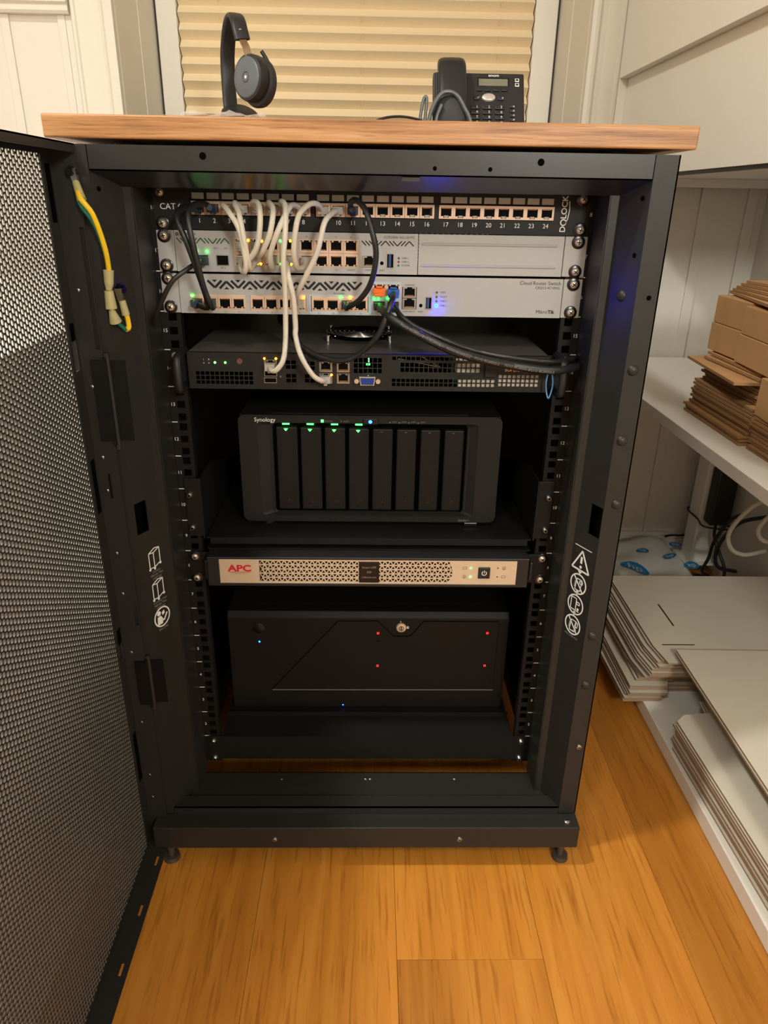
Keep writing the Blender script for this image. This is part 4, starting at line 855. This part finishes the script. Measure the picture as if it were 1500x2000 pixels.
for s in (-1, 1):
    build(MB().box(min(s * 212, s * 241), max(s * 212, s * 241), -4, -1.5, z8 + 1, z8 + 44), 'ear', RAIL, ups, bevel=.6); build(MB().box(min(s * 213, s * 218), max(s * 213, s * 218), -20, -4, z8 + 12, z8 + 40), 'grip', BLK, ups, bevel=2)
    screws(ups, -4, [(s * 232.5, z8 + 38.1), (s * 232.5, z8 + 6.35)])
build(MB().box(-216, 216, -2, 300, z8 + 48, z8 + 49.5), 'rail_plate', RAIL, ups)

# ------------------------------------------------------------------ bottom tray U1 and 4U case
ts = thing('rack_shelf', (0, 200, 3), 'black rack tray at the very bottom carrying the lockable computer case', 'rack shelf')
build(MB().box(-240, 240, -4, -2, 3.5, 46).box(-219, 219, -2, 470, 44.5, 46).box(-219, 219, 44, 46, 46, 53), 'tray', RAIL, ts)
screws(ts, -4, [(s * 232.5, q) for s in (-1, 1) for q in (6.35, 38.1)], MB().lathe([(0, -5), (2.4, -5), (4.6, -3), (5, 0)], (0, 0, 0), 'y', 14).slot(1).cyl((0, -5.2, 0), (0, -4.8, 0), 1.8, n=6).mesh('cage_screw', [STEEL, DARK], smooth=True, world=False))
YC = 62
ca = thing('computer_case', (0, 280, 46), 'black four-unit computer case with a round key lock and red lights', 'computer')
build(MB().box(-212, 212, YC, YC + 30, 49, 213).hexa([(-212, YC, 213), (212, YC, 213), (212, YC + 30, 213), (-212, YC + 30, 213), (-212, YC + 6, 222), (212, YC + 6, 222), (212, YC + 30, 222), (-212, YC + 30, 222)]), 'front_panel', CASEM, ca, bevel=.8)
build(MB().box(-212, 212, YC + 30, 480, 49, 222), 'body', CASEM, ca)
poly = [(-150, 84), (-46, 208.5), (14, 208.5), (37, 182), (63, 182), (83, 208.5), (196, 208.5), (196, 85)]
def inset(p, k): cx = sum(a for a, b in p) / len(p); cz = sum(b for a, b in p) / len(p); return [(cx + (a - cx) * k, cz + (b - cz) * k) for a, b in p]
fl = build(MB().prism(poly[::-1], YC - 1.6, YC), 'door_flap', CASEM, ca)
gq = MB(); gq.stroke(poly + [poly[0]], 1.6, YC - .4, YC + .1); build(gq, 'flap_gap', VOID, fl)
build(MB().stroke([(-150, 83), (196, 84)], .8, YC - 2, YC - .2), 'flap_edge', INKGR, fl)
build(MB().ring((-166, 195), 9, 10.2, YC - 1, YC, 'y', 28).lathe([(0, -1.2), (7, -.9), (8.8, -.2)], (-166, YC, 195), 'y', 24), 'power_button', BLKG, ca, True)
build(MB().lathe([(0, -3), (5, -3), (7.2, -2.4), (8, 0)], (49, YC, 197.5), 'y', 24).slot(1).ring((49, 197.5), 3, 3.8, YC - 3.3, YC - 2.9, 'y', 18).box(48.3, 49.7, YC - 3.3, YC - 2.9, 195, 200), 'key_lock', [CHROME, DARK], ca, True)
text('a', 3, 48, YC - .2, 208, ca, INKW, 'CENTER'); build(MB().box(57.5, 60.5, YC - .3, YC, 195.5, 198).ring((59, 198.5), .8, 1.4, YC - .3, YC, 'y', 12), 'lock_symbol', INKW, ca)
inst('indicator_led', LEDS['b'], ca, -166, YC - .2, 171); inst('indicator_led', LEDS['b'], ca, -40, YC - .2, 53).scale = (.7, .7, .7)
for x, zz in ((14, 188), (180, 189), (14, 129), (180, 130)): build(MB().box(x - 1.6, x + 1.6, YC - 1.9, YC - 1.5, zz - 1.6, zz + 1.6), 'red_light', LR, ca)
o = inst('bolt_hole', HOLE, ca, 14, YC - 1.6, 174); o.scale = (.5, 1, .5)

# ================================================================== CABLES
def plug(par, p, q, m_, boot=None):
    """modular plug body at the jack end p, pointing out towards q"""
    build(MB().box(p[0] - 5.8, p[0] + 5.8, -13, -1.5, p[2] - 4, p[2] + 4).box(p[0] - 2, p[0] + 2, -15, -4, p[2] - 6, p[2] - 4) if p[1] > -15 else MB().box(p[0] - 5.8, p[0] + 5.8, p[1] - 10, p[1] + 1, p[2] - 4, p[2] + 4).box(p[0] - 2, p[0] + 2, p[1] - 12, p[1] - 2, p[2] - 6, p[2] - 4), 'plug', m_, par, bevel=.5)
    if boot: build(MB().cyl((p[0], min(p[1], -8) - 5, p[2]), (p[0], min(p[1], -8) - 17, p[2] + (.25 * (q[2] - p[2]))), 4.6, 3.2, n=12), 'boot', boot, par, True)
def cable(name, pts, r_, m_, label, pm=None, boot=None, ends=(1, 1)):
    o = thing(name, pts[-1], label, 'cable')
    pts = [tuple(p) for p in pts]
    a = pts[0]; b = pts[-1]; path = list(pts)
    if ends[0]: path = [(a[0], a[1] - 4, a[2])] + [p for p in path[1:]]
    if ends[1]: path = path[:-1] + [(b[0], b[1] - 4, b[2])]
    build(MB().tube(path, r_, 9, 8), 'cord', m_, o, True)
    if pm:
        if ends[0]: plug(o, a, pts[1], pm, boot)
        if ends[1]: plug(o, b, pts[-2], pm, boot)
    return o
zp = z18 + 22.3; T, B_ = z17 + 29.4, z17 + 14.6
def PXi(n): return PX[n - 1]
W = 'patch_cable'
cable(W, [(PXi(3), -6, zp), (-160, -30, 782), (-152, -42, 776), (-141, -46, 758), (-136, -46, 728), (-139, -40, 715), (-145, -28, 718), (cols1[0], -6, B_)], 3.0, CABW, 'white patch cable from port 3 dropping to the lower left router port', CLEAR)
cable(W, [(PXi(4), -6, zp), (-147, -30, 784), (-141, -42, 774), (-137, -48, 753), (-134, -44, 728), (-133, -36, 718), (-132, -22, 721), (cols1[1], -6, B_)], 3.0, CABW, 'white patch cable from port 4, second of the white cables from the left', CLEAR)
cable(W, [(PXi(5), -6, zp), (-128, -28, 785), (-120, -42, 783), (-118, -50, 766), (-123, -48, 742), (-134, -40, 728), (-141, -24, 733), (cols1[0], -6, T)], 3.0, CABW, 'white patch cable looping out of port 5 and back to the router', CLEAR)
cable(W, [(PXi(6), -6, zp), (-111, -28, 785), (-105, -42, 778), (-108, -50, 756), (-117, -44, 738), (-124, -32, 731), (-127, -20, 735), (cols1[1], -6, T)], 3.0, CABW, 'white patch cable from port 6 dropping to the upper router row', CLEAR)
cable(W, [(PXi(7), -6, zp), (-98, -28, 786), (-92, -42, 782), (-92, -50, 758), (-95, -52, 728), (-95, -46, 699), (-96, -42, 665), (-97, -44, 641), (-100, -48, 621), (-109, -46, 609), (-116, -38, 608), (-118, -22, z14 + 31)], 3.0, CABW, 'long white cable from port 7 down to the port above the server USB sockets', CLEAR)
cable(W, [(PXi(8), -6, zp), (-85, -28, 783), (-90, -42, 777), (-100, -50, 757), (-109, -44, 736), (-111, -34, 722), (-110, -24, 719), (cols1[2], -6, B_)], 3.0, CABW, 'white patch cable from port 8 bending left behind the long white cable', CLEAR)
cable(W, [(PXi(9), -6, zp), (-59, -26, 784), (-67, -38, 784), (-77, -48, 774), (-82, -50, 754), (-84, -46, 734), (-82, -34, 720), (-76, -20, 720), (cols2[0], -6, B_)], 3.0, CABW, 'white patch cable arching from port 9 to the right router block', CLEAR)
cable(W, [(PXi(10), -6, zp), (-43, -30, 776), (-51, -44, 766), (-59, -46, 737), (-72, -42, 712), (-83, -30, 692), (pB[3], -6, z16 + 12.6)], 3.0, CABW, 'white cable from port 10 slanting down to the switch below', CLEAR)
cable(W, [(cols1[3], -6, B_), (-94, -30, 722), (-91, -46, 713), (-86, -46, 688), (-85, -44, 659), (-85, -46, 647), (-79, -50, 626), (-67, -48, 605), (-57, -42, 597), (-53.5, -22, z14 + 17)], 3.0, CABW, 'long white cable from the router down to the lower middle server port', CLEAR)
cable(W, [(PXi(1), -6, zp), (-196, -28, 780), (-203, -45, 776), (-203, -55, 766), (-196, -58, 749), (-188, -54, 720), (-181, -48, 689), (-182, -38, 677), (-192, -26, 676), (pA[0], -6, z16 + 12.6)], 3.1, CABB, 'black cable from port 1 ending at the leftmost switch port', BOOT, BOOT)
cable(W, [(PXi(2), -6, zp), (-181, -30, 783), (-190, -50, 779), (-190, -62, 764), (-186, -62, 736), (-182, -54, 702), (-177, -46, 680), (-178, -30, 676), (pA[1], -6, z16 + 12.6)], 3.1, CABB, 'black cable from port 2 ending at the second switch port', BOOT, BOOT)
cable(W, [(PXi(11), -6, zp), (-24, -26, 785), (-18, -42, 789), (-8, -52, 780), (0, -58, 758), (4, -58, 735), (-1, -54, 708), (-13, -46, 689), (-26, -34, 679), (pC[2], -6, z16 + 12.6)], 3.1, CABB, 'black cable arching from port 11 down to the switch', BOOT, BOOT)
cable('fibre_cable', [(-191, -5, z17 + 12.8), (-192, -30, 723), (-197, -48, 719), (-214, -56, 706), (-229, -52, 684), (-243, -40, 662), (-254, -16, 648), (-259, 12, 630), (-259, 16, 590), (-259, 16, 540)], 2.6, CABB, 'black cable leaving the router left cage and dropping beside the left rail', BOOT, None, (1, 0))
cable('network_cable', [(24.6, -14, z16 + 26), (23, -40, 689), (16, -50, 671), (9, -50, 654), (-2, -46, 639), (-20, -40, 624), (-38, -36, 619), (-64, -28, 623), (-86, -12, 634), (-102, 25, 645), (-115, 60, 652), (-118, 180, 652)], 3.2, CABB, 'black cable hanging in a loop over the server lid', None, None, (0, 0))
cable('network_cable', [(25, -5, z16 + 11.4), (26, -28, 679), (33, -46, 671), (49, -54, 661), (66, -56, 654), (83, -55, 647), (108, -52, 638), (143, -50, 630), (189, -46, 624), (214, -40, 622), (238, -20, 622), (256, 10, 616), (258, 60, 600)], 3.0, CABB, 'thin black cable running along the thick one to the right rail', BLK, None, (1, 0))
ac = cable('power_cable', [(8.6, -5, z16 + 11.4), (12, -30, 676), (18, -50, 672), (33, -60, 664), (61, -64, 650), (96, -65, 635), (142, -63, 624), (187, -60, 617), (214, -54, 615), (236, -36, 615), (255, -10, 610), (258, 40, 596)], 4.6, CABB, 'thick black cable with white print slanting across to the right rail', BLK, None, (1, 0))
for k, (x, zz, a) in enumerate(((44, 661.5, -28), (66, 651, -26), (96, 638.4, -20), (128, 629.5, -14), (162, 623, -10), (190, 619, -5))):
    text('PO1O IEC60332-3', 2.6, x, -70, zz - 2, ac, INKGR, 'CENTER', (90, -a, 0))
build(MB().tube([(210, -28, 612), (206, -31, 594), (210, -33, 577), (214, -31, 594)], .9, 6, 6, True), 'cable_strap', PALEB, label='thin pale blue strap hanging below the thick black cable', cat='strap')

# ================================================================== WORKTOP AND THINGS ON IT
wt = build(MB().box(-313, 313, -93, 820, 838.8, 859.3), 'worktop', OAK, bevel=1.6, label='oak worktop board lying on the server rack', cat='worktop')
for x in (-250, 250):
    for y in (-30, 740): build(MB().cyl((x, y, 834.1), (x, y, 838.7), 16, n=14), 'rubber_pad', BLK, rack)
ZT = 859.3
# headset on its charging stand
hs = thing('headset', (-225, 640, ZT), 'black and grey headset standing on the oak worktop', 'headset')
HA = R(-38)      # cup axis turned towards the viewer's left
build(MB().lathe([(0, 0), (44, 0), (46, 3), (44, 7), (16, 10), (12, 14), (11, 58), (0, 58)], (-236, 668, ZT), 'z', 28), 'stand', HSB, hs, True)
cup = Vector((-220, 612, 985))
ax_ = Vector((math.sin(R(-40)), -math.cos(R(-40)), .06)).normalized()   # outward normal of the near cup
def disc(prof, c, axis, n_=36, sx=1, sz=1):
    a = axis.normalized(); u = Vector((0, 0, 1)); u = (u - a * u.dot(a)).normalized(); v = a.cross(u); q = MB(); o = []; m_ = len(prof)
    for i in range(n_):
        t = 2 * math.pi * i / n_
        for r_, h in prof: o.append(c + v * (r_ * sx * math.cos(t)) + u * (r_ * sz * math.sin(t)) + a * h)
    return q.add(o, [(i * m_ + j, i * m_ + j + 1, ((i + 1) % n_) * m_ + j + 1, ((i + 1) % n_) * m_ + j) for i in range(n_) for j in range(m_ - 1)])
build(disc([(0, 8), (30, 8), (32, 6.5), (32.6, 5)], cup, ax_), 'cup_cover', GREYP, hs, True)
build(disc([(32, 6), (36, 4), (37.5, -2), (37.5, -12), (36, -14), (0, -14)], cup, ax_), 'ear_cup', HSB, hs, True)
build(disc([(30, -14), (38, -16), (40.5, -22), (39, -30), (30, -34), (18, -32), (16, -28), (0, -28)], cup - Vector((0, 0, 4)), ax_), 'ear_cushion', HSG, hs, True)
build(disc([(7.2, 8.1), (8, 8.6), (8.6, 8.1)], cup, ax_, 24), 'cover_ring', HSB, hs, True); build(disc([(0, 8.5), (2.6, 8.5), (2.8, 8.1)], cup, ax_, 8), 'cover_logo', INKW, hs)
n_ax = ax_.cross(Vector((0, 0, 1))).normalized()
yk = cup + Vector((0, 0, 36)) + ax_ * -3
build(MB().sweep(spline([tuple(yk + Vector((0, 0, -8))), (-222, 612, 1030), (-227, 612, 1040), (-229, 613, 1052)], 6), [(1.6, -6), (1.6, 6), (-1.6, 6), (-1.6, -6)], upv=(.9, .42, 0)), 'yoke', mat('bronze_metal', (150, 128, 100), .3, .9), hs, True)
bp_ = [(-228, 611, 1042), (-231, 614, 1054), (-236, 624, 1071), (-243, 645, 1083), (-252, 672, 1087), (-263, 705, 1082), (-273, 732, 1063), (-279, 744, 1032), (-280, 746, 990), (-278, 740, 950), (-274, 730, 922)]
build(MB().sweep(spline(bp_, 6), [(4.6 * math.sin(a), 14 * math.copysign(abs(math.cos(a)) ** .5, math.cos(a))) for a in [k * math.pi / 8 for k in range(16)]], upv=(.91, .42, 0)), 'headband', HSB, hs, True)
build(disc([(0, 14), (28, 14), (36, 9), (38, 0), (36, -9), (28, -14), (0, -14)], Vector((-256, 712, 928)), Vector((.2, -.55, .8))), 'ear_cup', HSB, hs, True)
mp_ = cup + Vector((17, 8, 37)) - ax_ * 16
build(MB().sweep(spline([tuple(mp_ + Vector((-6, 0, 8))), tuple(mp_ + Vector((2, 0, -4))), tuple(mp_ + Vector((9, 3, -18))), tuple(mp_ + Vector((13, 6, -32)))], 6), [(3.4 * math.cos(a), 3.4 * math.sin(a)) for a in [k * math.pi / 5 for k in range(10)]]), 'microphone_boom', HSB, hs, True)
lt = text('jabra', 2, 0, 0, 0, hs, INKW, 'CENTER'); lt.location = V(-231, 608.6, 1057) - LOC[hs.name]; lt.rotation_euler = (R(90), 0, R(-24))
# clear film near the front edge
fm = MB(); rnd = random.Random(4); gx, gy = 18, 7; gv = []
for j in range(gy + 1):
    for i in range(gx + 1):
        e = min(i, gx - i, 2.5) / 2.5 * min(j + .3, gy - j + .3, 2) / 2
        gv.append((-184 + 110 * i / gx + (-2 if j else 0), -84 + 70 * j / gy, ZT + .6 + e * (3.5 + 3 * math.sin(i * 1.1 + j) + rnd.uniform(0, 2))))
gv = [(x - 22, y, zz) for x, y, zz in gv]
fm.add(gv, [(j * (gx + 1) + i, j * (gx + 1) + i + 1, (j + 1) * (gx + 1) + i + 1, (j + 1) * (gx + 1) + i) for j in range(gy) for i in range(gx)])
build(fm, 'clear_plastic_wrapper', FILM, smooth=True, label='crumpled clear plastic wrapper at the worktop edge below the headset', cat='wrapper')
# desk phone
pt = thing('desk_phone', (190, 600, ZT), 'black desk phone with keypad and small display on the worktop', 'phone')
TILT = R(62)                                     # face slope from the horizontal
face0 = Vector((0, 520, ZT + 14)); fy = Vector((0, math.cos(TILT), math.sin(TILT))); fx = Vector((1, -.02, 0)).normalized(); fn = fx.cross(fy).normalized()
def F(u, v, w_=0): return tuple(face0 + fx * u + fy * v + fn * w_)
def fbox(q, u0, u1, v0, v1, w0, w1): return q.hexa([F(u0, v0, w0), F(u1, v0, w0), F(u1, v1, w0), F(u0, v1, w0), F(u0, v0, w1), F(u1, v0, w1), F(u1, v1, w1), F(u0, v1, w1)])
build(fbox(MB(), 104, 262, -8, 139, -22, 0), 'body', PHONE, pt, bevel=3)
build(MB().hexa([(120, 560, ZT), (245, 560, ZT), (245, 640, ZT), (120, 640, ZT), (120, 575, ZT + 100), (245, 575, ZT + 100), (245, 600, ZT + 105), (120, 600, ZT + 105)]), 'foot_stand', PHONE, pt, bevel=3)
build(fbox(MB(), 108, 160, 0, 136, -1, 5), 'cradle', PHONE, pt, bevel=2)
hsp = [F(134, -2, 16), F(134, 10, 24), F(134, 40, 31), F(134, 75, 33), F(134, 105, 31), F(134, 128, 25), F(134, 140, 14)]
def hsec(t):
    e = 1 + .5 * max(0, (abs(t - .5) - .22) / .28); wv = 24; th = 8.5 * e
    return [(wv * math.copysign(abs(math.cos(a)) ** .45, math.cos(a)), th * math.copysign(abs(math.sin(a)) ** .6, math.sin(a))) for a in [k * math.pi / 10 for k in range(20)]]
build(MB().sweep(spline(hsp, 6), hsec, upv=tuple(fn)), 'handset', PHONE, pt, True)
build(fbox(MB(), 113, 156, 104, 134, 5, 20), 'earpiece', PHONE, pt, bevel=5); build(fbox(MB(), 113, 156, 0, 28, 5, 18), 'mouthpiece', PHONE, pt, bevel=5)
build(fbox(MB(), 180, 236, 113, 130, -1, .8), 'display_frame', BLKG, pt, bevel=.5); build(fbox(MB(), 183, 233, 114.5, 127, 0, 1.2), 'display', LCD, pt)
def key(u, v, w_, h, t_=None, m_=PHONE, tm=INKW):
    k_ = build(fbox(MB(), u - w_ / 2, u + w_ / 2, v - h / 2, v + h / 2, 0, 2.6), 'key', m_, pt, bevel=1)
    if t_:
        o = text(t_, 4.2, 0, 0, 0, pt, tm, 'CENTER'); o.location = Vector(F(u + 3, v, 2.8)) * .001 + Vector((0, 0, ZO * .001)) - LOC[pt.name]; o.rotation_euler = (TILT, 0, 0)
    return k_
for i in range(4): key(184 + i * 14.4, 106.5, 10, 3.6)
key(179, 92, 10, 7, '✓'); key(221, 92, 10, 7, 'x')
build(MB().prism([(0, 0)] * 3, 0, 1) if False else disc([(0, 3.4), (8, 3.2), (11, 2), (12, 0)], Vector(F(200, 93.5, 0)), fn, 28, 1, .62), 'navigation_key', mat('silver_key', (196, 190, 180), .3, .3), pt, True)
for r_ in range(4):
    for c_ in range(3):
        t_ = (('1', '2', '3'), ('4', '5', '6'), ('7', '8', '9'), ('*', '0', '#'))[r_][c_]
        key(176.5 + c_ * 21, 75 - r_ * 9.2, 16, 6.6, t_)
for i in range(4): key(240, 77 - i * 8, 6, 5, 'o')
bl_ = text('snom', 4.6, 0, 0, 0, pt, INKW, 'CENTER', bold=.02, wide=1.3); bl_.location = Vector(F(209, 134, .2)) * .001 + Vector((0, 0, ZO * .001)) - LOC[pt.name]; bl_.rotation_euler = (TILT, 0, 0)
q = MB()
for v in (126, 117.5): fbox(q, 246, 253, v - 3, v + 3, 0, .3); 
build(q, 'line_keys', INKW, pt); q = MB()
for v in (126, 117.5): fbox(q, 247.2, 251.8, v - 1.2, v + 2, .3, .5)
build(q, 'line_key_marks', INK, pt)
# slim headset leaning before the phone
lh = thing('slim_headset', (122, 470, ZT), 'slim grey headset leaning in front of the desk phone', 'headset')
arc = [(88, 480, ZT), (90, 482, ZT + 40), (96, 488, ZT + 68), (110, 494, ZT + 90), (124, 496, ZT + 94.5), (138, 494, ZT + 88), (150, 488, ZT + 70), (160, 482, ZT + 50), (172, 478, ZT)]
build(MB().sweep(spline(arc, 6), [(3.4 * math.cos(a), 5.5 * math.sin(a)) for a in [k * math.pi / 5 for k in range(10)]], upv=(0, 1, 0)), 'headband', GREYP, lh, True)
build(MB().sweep(spline([(76, 486, ZT), (77, 487, ZT + 50), (81, 488, ZT + 78), (85, 488, ZT + 86), (87, 488, ZT + 80), (85, 487, ZT + 50)], 5), [(2.6 * math.cos(a), 4.5 * math.sin(a)) for a in [k * math.pi / 5 for k in range(10)]], upv=(0, 1, 0)), 'side_arm', GREYP, lh, True)
build(disc([(0, 6), (24, 6), (28, 3), (28, -6), (0, -8)], Vector((126, 500, ZT + 62)), Vector((-.12, -1, .12))), 'ear_cup', HSG, lh, True)
build(MB().tube([(128, 486, ZT + 4), (112, 490, ZT + 20), (104, 492, ZT + 52), (112, 492, ZT + 76)], 3, 8), 'ear_cup_arm', GREYP, lh, True)
build(MB().tube([(-2, 250, ZT + 28), (20, 270, ZT + 36), (45, 300, ZT + 40), (72, 350, ZT + 40), (92, 440, ZT + 38), (106, 540, ZT + 20)], 1.8, 7), 'cable', CABB, smooth=True, label='thin black cord arching over the worktop to the desk phone', cat='cable')
lh.location.y -= .014
